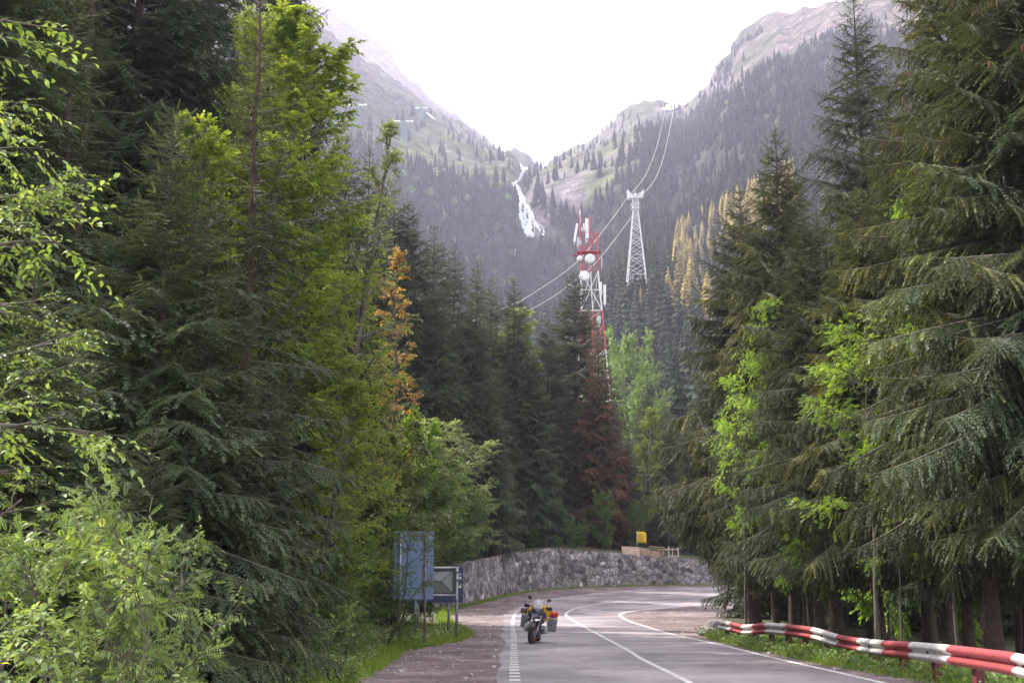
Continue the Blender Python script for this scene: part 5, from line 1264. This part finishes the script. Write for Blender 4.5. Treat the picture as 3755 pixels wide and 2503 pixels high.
# middle: spruces on the bank above the stone wall
MG = 'spruces above the stone wall'
for kind, px, py, Y, wd, lab in (
    ('mid_a', 1450, 692, 98, .95, 'left one of the two tallest spruces behind the orange-leaved tree'),
    ('mid_c', 1497, 750, 98, .9, 'right one of the two tallest spruces behind the orange-leaved tree'),
    ('mid_a', 1592, 828, 101, .95, 'pointed spruce between the orange tree and the light green broadleaf'),
    ('mid_b', 1668, 900, 104, .95, 'spruce rising left behind the light green broadleaf crown'),
    ('mid_c', 1603, 1066, 98, .8, 'shorter spruce in front, close right of the orange-leaved tree'),
    ('mid_b', 1750, 948, 112, .8, 'narrow spruce with a small tip beside the cable ropes'),
    ('mid_a', 1803, 1022, 118, .85, 'spruce tip just left of where the ropes vanish'),
    ('mid_b', 1885, 1020, 113, .95, 'broad pointed spruce standing alone under the two ropes'),
    ('mid_a', 1745, 1130, 104, 1.0, 'spruce with full skirts left of the lone pointed one'),
    ('mid_c', 2006, 1180, 117, .95, 'spruce between the lone pointed one and the one covering the mast'),
    ('mid_c', 2106, 1000, 122, 1.0, 'tall blackish spruce covering the left leg of the mast'),
    ('mid_a', 1960, 1270, 112, .95, 'lower spruce right above the middle of the wall'),
    ('mid_b', 2230, 1500, 124, .9, 'low spruce below the mast foot behind the yellow sign'),
    ('mid_a', 2376, 1385, 134, .9, 'small grey-green spruce right of the yellow sign near the bend'),
    ('mid_b', 2440, 1470, 128, 1.0, 'spruce at the right behind the little wooden fence'),
    ('mid_c', 2540, 1500, 120, 1.0, 'dark spruce filling the gap right of the little fence'),
    ('mid_b', 1838, 1330, 109, .95, 'lower dark spruce close left of the wall crest'),
    ('mid_a', 2300, 1600, 119, .8, 'dark low spruce immediately behind the yellow sign'),
    ('mid_b', 1680, 1330, 102, 1.0, 'shaded spruce over the left half of the wall')):
    spruce_at(kind, px, py, Y + (5 if Y > 98 else 0), lab, MG, wide=wd * 1.08)
spruce_at('mid_dead', 2192, 1215, 122, 'rust-red dying spruce at the foot of the mast', MG, wide=.95)
for i, (px, py, Y) in enumerate([(1540, 1150, 118), (1640, 1250, 128), (1760, 1260, 135), (1860, 1300, 140), (1930, 1330, 135), (2050, 1330, 140), (2480, 1560, 150), (2600, 1480, 150), (2360, 1640, 145), (2430, 1700, 160), (2180, 1520, 142), (2280, 1640, 158), (2330, 1700, 135), (2250, 1470, 152), (2370, 1480, 156), (2180, 1380, 150), (1800, 1350, 103), (1460, 1150, 110), (2560, 1700, 135)]):
    spruce_at(['mid_b', 'mid_a', 'mid_c'][i % 3], px, py, Y, 'dark spruce in the back row between the bank trees and the open valley', 'back row spruces above the wall', wide=1.0)

# right side
spruce_at('right_b', 3126, -30, 47.0, 'tall spruce with a clear pointed leader against the right mountain', RS, wide=.82)
spruce_at('right_c', 2840, 478, 58.0, 'shorter spruce with sharp tip left of the tall pointed one', RS, wide=.85)
spruce_at('right_a', 3445, -520, 30.0, 'big spruce hung with red-brown cones at the top right', RS, wide=.85)
spruce_at('right_a', 3700, -900, 26.5, 'massive spruce trunk and boughs at the right edge behind the barrier', RS, wide=.85)
spruce_at('right_c', 2713, 690, 66.0, 'thin-topped spruce in front of the sunlit trees', RS, wide=.95)
spruce_at('right_c', 2890, 600, 60.0, 'second thin tip close right of the shorter sharp spruce', RS, wide=.8)
spruce_at('right_b', 2990, 760, 50.0, 'mid-height spruce between the two pointed ones on the right', RS, wide=1.1)
spruce_at('right_c', 2720, 1180, 66.0, 'dark spruce leaning over the road at the bend', RS, wide=1.0)
spruce_at('right_b', 3290, 380, 38.0, 'spruce beneath the cone-bearing boughs right of the tall leader', RS, wide=.95)
spruce_at('right_c', 2810, 1300, 55.0, 'low full spruce by the far end of the barrier', RS, wide=1.0)
spruce_at('right_a', 3620, -100, 31.0, 'spruce behind the massive one at the right edge', RS, wide=.9)
for i, (px, Y, H) in enumerate([(3010, 41, 15), (3230, 37, 14), (3560, 34, 14), (3480, 42, 20), (3300, 50, 20), (3080, 60, 18), (3650, 48, 21), (3800, 34, 20), (3900, 27, 20), (2960, 72, 17), (2760, 76, 15), (3200, 72, 20), (3420, 66, 21), (3600, 75, 22), (3750, 60, 22), (3900, 50, 22), (2870, 88, 16), (3050, 92, 18), (2900, 78, 14), (3130, 80, 16), (3300, 84, 18), (3500, 80, 18), (3680, 90, 20), (3240, 98, 18), (3420, 96, 18), (3580, 104, 20), (2980, 100, 16), (3800, 80, 20), (3740, 100, 20)]):
    spruce_at(['right_b', 'right_c', 'mid_a', 'mid_c'][i % 2 if Y < 76 else 2 + i % 2], px, 0, Y, 'dark spruce deep in the shady stand behind the front trees on the right', 'spruces deep in the right stand', H, 1.0)

# --- broadleaf trees
BL = {}
BL['big'] = broad_meshes('big', 21, 15, 3.1, .12, 52, 11, 9, 14, .095, 'quad', 'leaf_yellow', .7, 1, shape='tall')
BL['slim'] = broad_meshes('slim', 22, 13, 1.7, .15, 38, 9, 8, 13, .09, 'quad', 'leaf_yellow', .9, 1, shape='tall')
BL['airy'] = broad_meshes('airy', 23, 14, 2.0, .35, 20, 7, 4, 10, .10, 'quad', 'leaf_grey', .9, 1, shape='cone')
BL['round'] = broad_meshes('round', 24, 8, 3.0, .08, 42, 10, 7, 11, .16, 'quad', 'leaf_green', .6, 3, shape='tall')
BL['willow'] = broad_meshes('willow', 25, 9, 3.2, .08, 44, 10, 7, 12, .15, 'quad', 'leaf_grey', .6, 3, shape='tall')
BL['orange'] = broad_meshes('orange', 26, 12, 1.7, .12, 30, 5, 3, 7, .17, 'quad', 'leaf_orange', 1.0, 1, shape='cone')
BL['rowan'] = broad_meshes('rowan', 27, 7, 1.9, .12, 28, 8, 5, 6, .20, 'pinnate', 'leaf_green', .6, 2, shape='tall', tl=1.2)
BL['lime'] = broad_meshes('lime', 28, 9, 2.6, .42, 15, 7, 5, 5, .27, 'pinnate', 'leaf_lime', .45, 1, shape='tall', tl=1.2, layers=.85)
BL['branchy'] = broad_meshes('branchy', 29, 8.0, 2.3, .06, 26, 8, 5, 9, .085, 'oval', 'leaf_front', .25, 1, shape='tall', tl=1.0, layers=.75)
BL['bush'] = broad_meshes('bush', 30, 2.5, 1.0, .05, 13, 5, 4, 7, .09, 'oval', 'leaf_front', .8, 4, shape='tall', tl=1.0)
BL['bush2'] = broad_meshes('bush2', 31, 2.3, .8, .05, 22, 6, 4, 5, .15, 'pinnate', 'leaf_front', .8, 3, shape='tall', tl=1.0)
BL['limeg'] = broad_meshes('limeg', 32, 10, 2.6, .08, 36, 9, 6, 11, .19, 'quad', 'leaf_lime', .7, 2, shape='tall')
BH = dict(big=15, slim=13, airy=14, round=8, willow=9, orange=12, rowan=7, lime=9, branchy=8, bush=2.5, bush2=2.3, limeg=10)
BNAME = dict(big='broadleaf_tree', slim='broadleaf_tree', airy='birch_tree', round='leafy_shrub', willow='willow_tree', orange='autumn_tree', rowan='rowan_tree', lime='rowan_tree', branchy='rowan_tree', bush='leafy_bush', bush2='leafy_bush', limeg='broadleaf_tree')
def broad_at(kind, px, py, Y, label, group=None, H=None, wide=1.0, rz=None, tilt=0.0, cat=None):
    if H is None: x, Y, H = at_top(px, py, Y)
    else: x, Y = at(px, Y)
    s = H / BH[kind]
    nm = BNAME[kind]
    return plant(nm, BL[kind], x, Y, label, cat or {'leafy_shrub': 'shrub', 'leafy_bush': 'bush'}.get(nm, 'tree'), group, s, (px * 1.37 + Y * 2.11 + (py or 0) * .73) % 6.283 if rz is None else rz, tilt, None, s * wide)
BG = 'broadleaf trees on the left'
broad_at('big', 1150, 540, 33, 'large yellow-green broadleaf tree bulging toward the valley on the left', BG, wide=.95)
broad_at('big', 915, -20, 35, 'tallest yellow-green tree, its crown behind the slender dark spruce', BG, wide=.52)
broad_at('slim', 880, 60, 32, 'narrow yellow-green tree left behind the slender dark spruce', BG, wide=1.2)
broad_at('slim', 790, 420, 28, 'narrow leafy tree above the pair of young spruces', BG, wide=.9)
broad_at('airy', 1215, 270, 34, 'thin airy birch whose pale twigs show against the left mountain', BG, wide=.8)
broad_at('big', 1285, 960, 37, 'lower yellow-green tree right above the roadside rowan', BG, wide=.72)
broad_at('slim', 1150, 1350, 30, 'yellowish young tree behind the low dark spruce', BG, wide=1.2)
broad_at('orange', 1472, 872, 55, 'narrow tree with orange-brown withered leaves', None, wide=.8)
broad_at('limeg', 1390, 1420, 56, 'yellow-green shrub tree at the foot of the orange-leaved tree', BG, wide=.6)
broad_at('willow', 1590, 1540, 89.5, 'pale grey-green willow left above the stone wall', 'shrubs above the wall', wide=1.0)
broad_at('willow', 1400, 1540, 52, 'grey-green willow left behind the tall blue sign', 'shrubs above the wall', wide=1.0)
broad_at('round', 1650, 1740, 92, 'round green shrub hanging over the left end of the wall', 'shrubs above the wall', wide=1.15)
broad_at('round', 1520, 1660, 86, 'green shrub behind the top of the blue sign', 'shrubs above the wall', wide=1.0)
broad_at('round', 1720, 1960, 102, 'small green shrub on the wall just right of the signs', 'shrubs above the wall', wide=.9)
broad_at('round', 1470, 1800, 55, 'green shrub left behind the blue sign', 'shrubs above the wall', wide=1.1)
for px, py, Y, lab in ((1855, 1930, 110, 'low green shrub on the crest left of the wall middle'), (1955, 1925, 111, 'low green shrub on the crest over the wall middle'), (2110, 1900, 112, 'low bush on the crest left of the light green shrub'), (2045, 1960, 110, 'tiny bush on the highest part of the wall')):
    broad_at('round', px, py, Y + 3.5, lab, 'shrubs above the wall', wide=1.0)
broad_at('willow', 1730, 1780, 99, 'pale green shrub crown over the left third of the wall', 'shrubs above the wall', wide=1.0)
broad_at('round', 2205, 1800, 119, 'light green rounded shrub left of the yellow sign', 'shrubs above the wall', wide=.6)
broad_at('round', 2330, 1830, 121, 'light green sprig-like shrub behind the yellow sign', 'shrubs above the wall', wide=.5)
broad_at('slim', 1792, 1085, 119, 'light green broadleaf crown among the spruces over the wall', 'bright trees among the spruces', wide=1.1)
broad_at('slim', 2325, 1470, 128, 'thin bright green tree right of the rust-red spruce', 'bright trees among the spruces', wide=1.0)
broad_at('round', 2275, 1240, 190, 'bright green tree just right of the mast legs', 'bright trees in the valley', wide=.42)
broad_at('round', 2350, 1310, 200, 'broad pale green tree right of the mast, lower of the two', 'bright trees in the valley', wide=.45)
broad_at('rowan', 1425, 1840, 37, 'bright green rowan half covering the tall blue sign', None, wide=.85)
broad_at('rowan', 1290, 1950, 31, 'green rowan sapling on the verge left of the signs', None, wide=.9)
broad_at('round', 1240, 2130, 30, 'low shrub at the verge edge under the rowan sapling', None, wide=.7, cat='shrub')
broad_at('bush', 1225, 2230, 23, 'small whitish-flecked bush in the grass left of the gravel', None, wide=1.1)
broad_at('bush', 1330, 2290, 30, 'little bush on the grass between the signs and the flecked bush', None, wide=1.1)
# front leafy growth
broad_at('branchy', -330, -700, 9.0, 'big leafy rowan reaching in over the left edge with layered boughs', None, wide=.85, rz=.4)
broad_at('branchy', -260, 330, 11.0, 'second leafy rowan behind the layered one at the left edge', None, wide=.85, rz=2.2)
broad_at('bush', 330, 2070, 7.4, 'fresh green leafy bush nearest the viewer at the lower left', 'front bushes', wide=.7)
broad_at('bush2', 470, 1850, 8.2, 'rowan shoots with feathered leaves rising above the front bush', 'front bushes', wide=.65)
broad_at('bush', 610, 2000, 8.8, 'yellowish small-leaved bush at the right of the front bushes', 'front bushes', wide=.5)
broad_at('bush', 60, 2290, 6.4, 'broad-leaved bush in the bottom left corner', 'front bushes', wide=.95)
broad_at('bush', 0, 1900, 8.5, 'dark leafy bush at the left edge above the corner one', 'front bushes', wide=.8)
# lime rowans among the right spruces
RG = 'rowans among the right spruces'
for kd, px, py, Y, wd, lab in (('lime', 2705, 1400, 53, .42, 'leafy lime sprays hanging out on the left face of the right stand'),
    ('lime', 3150, 1130, 34, .62, 'bright lime-green rowan crown glowing between the spruce boughs on the right'),
    ('lime', 2950, 1830, 39, .60, 'low bright rowan spray near the base of the right stand'),
    ('lime', 3260, 1580, 33, .50, 'yellow-green rowan filling the middle of the right stand'),
    ('lime', 3400, 630, 31, .26, 'highest lime rowan crown, under the cone-bearing boughs'),
    ('lime', 2790, 1130, 56, .32, 'faint lime rowan showing right of the sharp-tipped shorter spruce'),
    ('limeg', 3440, 760, 50, .5, 'yellow-green tree glowing through the boughs at the far right'),
    ('limeg', 3200, 1150, 44, .5, 'yellow-green tree behind the lime rowan on the right')):
    broad_at(kd, px, py, Y, lab, RG, wide=wd)

# ================================================================== FOREST ON THE SLOPES
FARM = [far_spruce_mesh(1, 'needle_far'), far_spruce_mesh(2, 'needle_far', 13, 8), far_spruce_mesh(3, 'needle_far', 17, 9)]
SUN_TINTED = [far_spruce_mesh(5, 'needle_larch', 18, 10), far_spruce_mesh(6, 'needle_larch', 16, 9)]
def crown_ball(seed, mt):
    """unit-height round broadleaf for the far slopes: trunk and a cloud of leaf clumps"""
    rng = np.random.default_rng(seed); n = 260
    d = rng.normal(0, 1, (n, 3)); d /= np.linalg.norm(d, axis=1, keepdims=True); r = rng.uniform(.55, 1, n)[:, None] * (.8 + .35 * vnoise(d[:, 0] * 2 + 3, d[:, 1] * 2 + d[:, 2], seed))[:, None]
    c = d * r * np.array([.36, .36, .40]) + np.array([0, 0, .58]); T, TF = leaf_template('quad')
    V, Fc = inst(T - np.array([.5, 0, 0]), TF, c, rng.normal(0, 1, (n, 3)), d + rng.normal(0, .4, (n, 3)), rng.uniform(.08, .15, n), np.zeros(n))
    tv, tf = tubes_np([(np.array([[0, 0, 0], [0, 0, .7]]), np.array([.02, .008]), 5)])
    return mesh_np('far_broadleaf', np.concatenate([V, tv]), np.concatenate([Fc, tf + len(V)]), [M[mt], M['bark_grey']], [0] * len(Fc) + [1] * len(tf), False, np.concatenate([np.repeat(rng.uniform(0, 1, n), 4), np.zeros(len(tv))]))
BALL = crown_ball(3, 'leaf_green')

def forest():
    rng = np.random.default_rng(99); pts = []
    Y = 185.0
    while Y < 1750:
        dy = 5.4 + Y * .0018
        pxs = np.arange(-300, 4100, dy / Y * F / 1.018); pxs = pxs + rng.uniform(-.45, .45, len(pxs)) * (dy / Y * F)
        Ys = Y + rng.uniform(-.45, .45, len(pxs)) * dy
        zr, D = ridge_z(pxs); ok = Ys < D * .995; pxs, Ys = pxs[ok], Ys[ok]
        if len(pxs):
            Z = mount(pxs, Ys); X = (pxs - 1877.5) / F * 1.018 * Ys
            sx, sy = pxof(X, Ys, Z)
            fm = forest_mask(pxs, sy, X, Ys)
            wf_ = np.abs(pxs - np.interp(sy, [600, 640, 690, 760, 880, 960], [1925, 1915, 1895, 1930, 1965, 1890])) < np.interp(sy, [590, 650, 760, 880, 925, 960], [22, 30, 34, 52, 46, 10]); wf_ &= (sy > 590) & (sy < 960)
            mead = np.exp(-((pxs - 1490) / 75.) ** 2 - ((sy - 560) / 38.) ** 2) > .3
            cliff = (np.exp(-((pxs - 2090) / 75.) ** 2 - ((sy - 700) / 75.) ** 2) > .45) & (rng.random(len(pxs)) < .8)
            sun_patch = (sy > 560) & (sy < 900) & (Ys < 1100) & (pxs > 2470) & (pxs < 3000) & (rng.random(len(pxs)) < .6)
            sun_patch |= (pxs > 2430) & (pxs < 2650) & (sy > 985) & (sy < 1350) & (rng.random(len(pxs)) < .7)
            fm = np.where(sun_patch, 0, fm)
            keep = ~sun_patch & (rng.random(len(pxs)) < fm * .96 + .004 + .10 * (sy > 420)) & ~wf_ & ~mead & ~cliff
            # keep a clearing for the sun-tinted spruces and the pylon foot
            for x, y, z, a, b in zip(X[keep], Ys[keep], Z[keep], sx[keep], sy[keep]): pts.append((x, y, z, a, b))
        Y += dy * .92
    return np.array(pts)
FP = forest()
rng = np.random.default_rng(5)
hs = np.interp(FP[:, 1], [180, 500, 900, 1500], [22, 21, 18, 14]) * rng.uniform(.45, 1.25, len(FP)) * np.interp(FP[:, 4], [100, 400, 700], [.55, .8, 1])
near_order = np.argsort(FP[:, 1])
# which of them stand where the photo shows open slope (between the near trees)
vis = (FP[:, 3] > 1560) & (FP[:, 3] < 2720) & (FP[:, 4] < 1420)
cand = [i for i in near_order if vis[i]][:190]
chosen = set(cand)
def far_tree(mesh, x, y, z, h, label, group, name='spruce_tree', cat='spruce'):
    o = obj(name, mesh); o.location = (x, y, z - .4); o.scale = (h * 1.0, h * 1.0, h); o.rotation_euler = (0, 0, R_.uniform(0, 6.28))
    return tag(o, label, cat, group)
for i in cand:
    x, y, z, a, b = FP[i]
    if a < 2010: lab, g = 'hazy spruce on the lower slope beyond the wall trees, left of the mast', 'hazy spruces left of the mast'
    elif a < 2420: lab, g = 'hazy dark spruce on the slope below the white cable car pylon', 'hazy spruces below the pylon'
    else: lab, g = 'hazy dark spruce on the slope beneath the sunlit pale larches', 'hazy spruces under the pale larches'
    far_tree(FARM[i % 3], x, y, z, hs[i], lab, g)
# spruces on the right spur, sunlight put into their needle colour
LG = 'pale larches in the sun'
def far_top(mesh, px, py, h, label, group, lo=230, hi=1100, name='larch_tree', cat='larch', wide=1.0):
    Ys_ = np.linspace(lo, hi, 500); zz = mount(np.full(500, float(px)), Ys_); xx = (px - 1877.5) / F * 1.018 * Ys_
    d_ = np.abs(pxof(xx, Ys_, zz + h)[1] - py); i = int(np.argmax(d_ < 4)) if (d_ < 4).any() else int(np.argmin(d_))
    best = (0, float(Ys_[i]), Vector((float(xx[i]), float(Ys_[i]), float(zz[i]))))
    o = far_tree(mesh, best[2].x, best[1], best[2].z, h, label, group, name, cat); o.scale = (h * wide, h * wide, h); return o
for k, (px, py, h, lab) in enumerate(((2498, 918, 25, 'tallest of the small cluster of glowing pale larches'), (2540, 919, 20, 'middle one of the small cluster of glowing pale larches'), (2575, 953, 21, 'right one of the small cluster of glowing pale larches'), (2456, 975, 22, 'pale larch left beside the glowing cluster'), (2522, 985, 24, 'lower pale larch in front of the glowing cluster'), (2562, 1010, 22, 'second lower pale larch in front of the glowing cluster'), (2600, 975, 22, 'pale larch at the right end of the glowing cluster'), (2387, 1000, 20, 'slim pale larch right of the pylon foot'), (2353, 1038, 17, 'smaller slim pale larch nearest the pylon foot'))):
    far_top(SUN_TINTED[k % 2], px, py, h, lab, 'small group of glowing larches', 300, 1100, wide=1.25)
for k, (px, py, h) in enumerate(((2290, 925, 23), (2310, 950, 21), (2332, 925, 23), (2362, 915, 22), (2385, 950, 22), (2268, 975, 21), (2350, 960, 20), (2320, 965, 20))):
    far_top(FARM[k % 3], px, py, h, 'hazy dark spruce hiding the foot of the white cable car pylon', 'spruces at the pylon foot', 300, 445, 'spruce_tree', 'spruce', 1.3)
rr = random.Random(2)
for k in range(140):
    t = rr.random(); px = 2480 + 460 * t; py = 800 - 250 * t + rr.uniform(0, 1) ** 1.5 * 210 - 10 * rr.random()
    far_top(SUN_TINTED[k % 2], px, py, rr.uniform(17, 25), 'pale sunlit larch in the belt on the right spur below the dark mountainside', LG, 560, 1100)
# everything beyond these few hundred: one mass, spread on its own sheet of points
def far_forest(name, idx, meshes, label):
    P = FP[idx]; me = bpy.data.meshes.new(name); me.vertices.add(len(P)); co = P[:, :3].copy(); co[:, 2] -= .5
    me.vertices.foreach_set('co', co.astype(np.float32).ravel())
    a = me.attributes.new('tree_height', 'FLOAT', 'POINT'); a.data.foreach_set('value', hs[idx].astype(np.float32))
    me.update(); o = obj(name, me)
    ng = bpy.data.node_groups.new(name + '_spread', 'GeometryNodeTree')
    ng.interface.new_socket('Geometry', in_out='INPUT', socket_type='NodeSocketGeometry'); ng.interface.new_socket('Geometry', in_out='OUTPUT', socket_type='NodeSocketGeometry')
    N = ng.nodes; L_ = ng.links; gi = N.new('NodeGroupInput'); go = N.new('NodeGroupOutput'); join = N.new('GeometryNodeJoinGeometry')
    na = N.new('GeometryNodeInputNamedAttribute'); na.data_type = 'FLOAT'; na.inputs['Name'].default_value = 'tree_height'
    rn = N.new('FunctionNodeRandomValue'); rn.data_type = 'FLOAT'; rn.inputs[3].default_value = 6.283
    cz = N.new('ShaderNodeCombineXYZ'); L_.new(rn.outputs[1], cz.inputs[2])
    ip = N.new('GeometryNodeInstanceOnPoints'); ip.inputs['Pick Instance'].default_value = True
    gtoi = N.new('GeometryNodeGeometryToInstance')
    for mesh in meshes:
        src = bpy.data.objects.new(mesh.name + '_shape', mesh); oi = N.new('GeometryNodeObjectInfo'); oi.inputs[0].default_value = src; L_.new(oi.outputs['Geometry'], gtoi.inputs[0])
    ri = N.new('FunctionNodeRandomValue'); ri.data_type = 'INT'; ri.inputs[4].default_value = 0; ri.inputs[5].default_value = len(meshes) - 1; ri.inputs['Seed'].default_value = 5
    L_.new(gi.outputs[0], ip.inputs['Points']); L_.new(gtoi.outputs[0], ip.inputs['Instance']); L_.new(ri.outputs[2], ip.inputs['Instance Index'])
    L_.new(cz.outputs[0], ip.inputs['Rotation']); L_.new(na.outputs[0], ip.inputs['Scale']); L_.new(ip.outputs[0], go.inputs[0])
    md = o.modifiers.new('spread', 'NODES'); md.node_group = ng
    return tag(o, label, None, None, 'stuff')
rest = np.array([i for i in range(len(FP)) if i not in chosen])
bl = (rng.random(len(rest)) < np.where(FP[rest, 3] < 2000, .12, .006)) & (FP[rest, 1] > 350)
L_i = rest[(FP[rest, 3] < 1985) & ~bl]; R_i = rest[(FP[rest, 3] >= 1985) & ~bl]; B_i = rest[bl]
far_forest('forest', L_i, FARM, 'hazy spruce forest covering the left slopes'); far_forest('forest', R_i, FARM, 'hazy spruce forest covering the right slopes')
hs[B_i] *= .5
far_forest('forest', B_i, [BALL], 'scattered light green broadleaf trees on the slopes')
print('FOREST', len(FP))

# ================================================================== GRASS AND UNDERGROWTH
def tufts(name, P, label, mt, blades, hmin, hmax, leafy=False, seed=1):
    rng = np.random.default_rng(seed); n = len(P); N = n * blades
    base = np.repeat(P, blades, 0) + np.concatenate([rng.normal(0, .07 if not leafy else .10, (N, 2)), np.zeros((N, 1))], 1)
    a = rng.uniform(0, 2 * math.pi, N); el = rng.uniform(.9, 1.45, N) if not leafy else rng.uniform(.1, 1.2, N)
    X = np.stack([np.cos(a) * np.cos(el), np.sin(a) * np.cos(el), np.sin(el)], 1); L = rng.uniform(hmin, hmax, N)
    Zv = np.tile([[0, 0, 1.]], (N, 1)) + rng.normal(0, .3, (N, 3))
    if leafy: T, TF = leaf_template('oval'); wid = L; base[:, 2] += rng.uniform(0, .28, N)
    else: T = np.array([(0, .5, 0), (0, -.5, 0), (.55, .35, 0), (.55, -.35, 0), (1, 0, 0)]); TF = np.array([(0, 1, 2), (1, 3, 2), (2, 3, 4)]); wid = np.full(N, .016)
    V, Fc = inst(T, TF, base, X, Zv, L, np.full(N, .25 if not leafy else .1), wid)
    t = np.clip(np.repeat(rng.uniform(.1, .75, n), blades) + rng.normal(0, .12, N), 0, 1)
    me = mesh_np(name, V, Fc, M[mt], None, False, np.repeat(t, len(T)))
    tag(obj(name, me), label, None, None, 'stuff')
def scatter(n, fn, seed):
    rng = np.random.default_rng(seed); out = []
    for _ in range(n):
        p = fn(rng)
        if p is not None: out.append((p[0], p[1], gz(p[0], p[1])))
    return np.array(out)
def strip_pts(A, side, w_, y0, y1, pw=1.0, inner=0.0):
    d = np.gradient(A, axis=0); d /= np.linalg.norm(d, axis=1, keepdims=True); nn_ = np.stack([-d[:, 1], d[:, 0]], 1) * side
    ok = [i for i in range(len(A)) if y0 < A[i, 1] < y1]
    def fn(rng):
        i = ok[int((rng.random() ** 1.0) * len(ok))]; q = A[i] + d[i] * rng.uniform(-.2, .2) + nn_[i] * (inner + w_ * rng.random() ** pw)
        return q
    return fn
Lf = strip_pts(gA, 1, 2.6, 8, 60, 1.0, -.15); Lw = strip_pts(gA, 1, .8, 60, 118, 1.3, -.1)
tufts('grass', np.concatenate([scatter(5200, Lf, 1), scatter(900, Lw, 2)]), 'bright green grass on the verge below the signs and along the wall foot', 'grass', 9, .12, .42)
Rf = strip_pts(hA, -1, 2.4, 8, 52, 1.0, -.25)
tufts('grass', scatter(2600, Rf, 3), 'grass growing beneath the crash barrier', 'grass', 8, .10, .32, seed=4)
tufts('weeds', scatter(1500, Rf, 5), 'leafy green weeds beneath the crash barrier', 'leaf_green', 9, .07, .15, True, 6)
tufts('weeds', scatter(1500, strip_pts(gA, 1, 2.8, 8, 52, .8, .2), 7), 'leafy weeds and nettles in the grass left of the gravel', 'leaf_grey', 9, .06, .14, True, 8)

# loose stones and broken bits on the gravel
def stones():
    rng = np.random.default_rng(31); V = []; Fc = []; b = 0
    bm = bmesh.new(); bmesh.ops.create_icosphere(bm, subdivisions=1, radius=1); bm.verts.index_update()
    B = np.array([v.co[:] for v in bm.verts]); BF = np.array([[v.index for v in f.verts] for f in bm.faces]); bm.free()
    for k in range(1500):
        if k < 1150: i = rng.integers(0, len(gA)); a_, b_ = gA[i], eA[i]; t = rng.random() * 1.02
        else: i = rng.integers(0, len(iA)); a_, b_ = iA[i], hA[i]; t = .1 + .9 * rng.random()
        p = a_ * (1 - t) + b_ * t
        if not 10 < p[1] < 112: continue
        r = .012 + .05 * rng.random() ** 4; q = B * (1 + rng.normal(0, .18, (len(B), 1))) * np.array([r * 1.3, r, r * .7]); an = rng.uniform(0, 6.28); c, s_ = math.cos(an), math.sin(an)
        q = np.stack([q[:, 0] * c - q[:, 1] * s_, q[:, 0] * s_ + q[:, 1] * c, q[:, 2]], 1) + [p[0], p[1], float(Zr(p[1])) + .018 + r * .3]
        V.append(q); Fc.append(BF + b); b += len(B)
    m = mat('stone_chips', (0.30, 0.25, 0.25), .9, noise=(6, (0.5, 0.46, 0.44), 1))
    tag(obj('gravel', mesh_np('gravel', np.concatenate(V), np.concatenate(Fc), m, None, False)), 'loose stones scattered over the gravel verges', None, None, 'stuff')
stones()
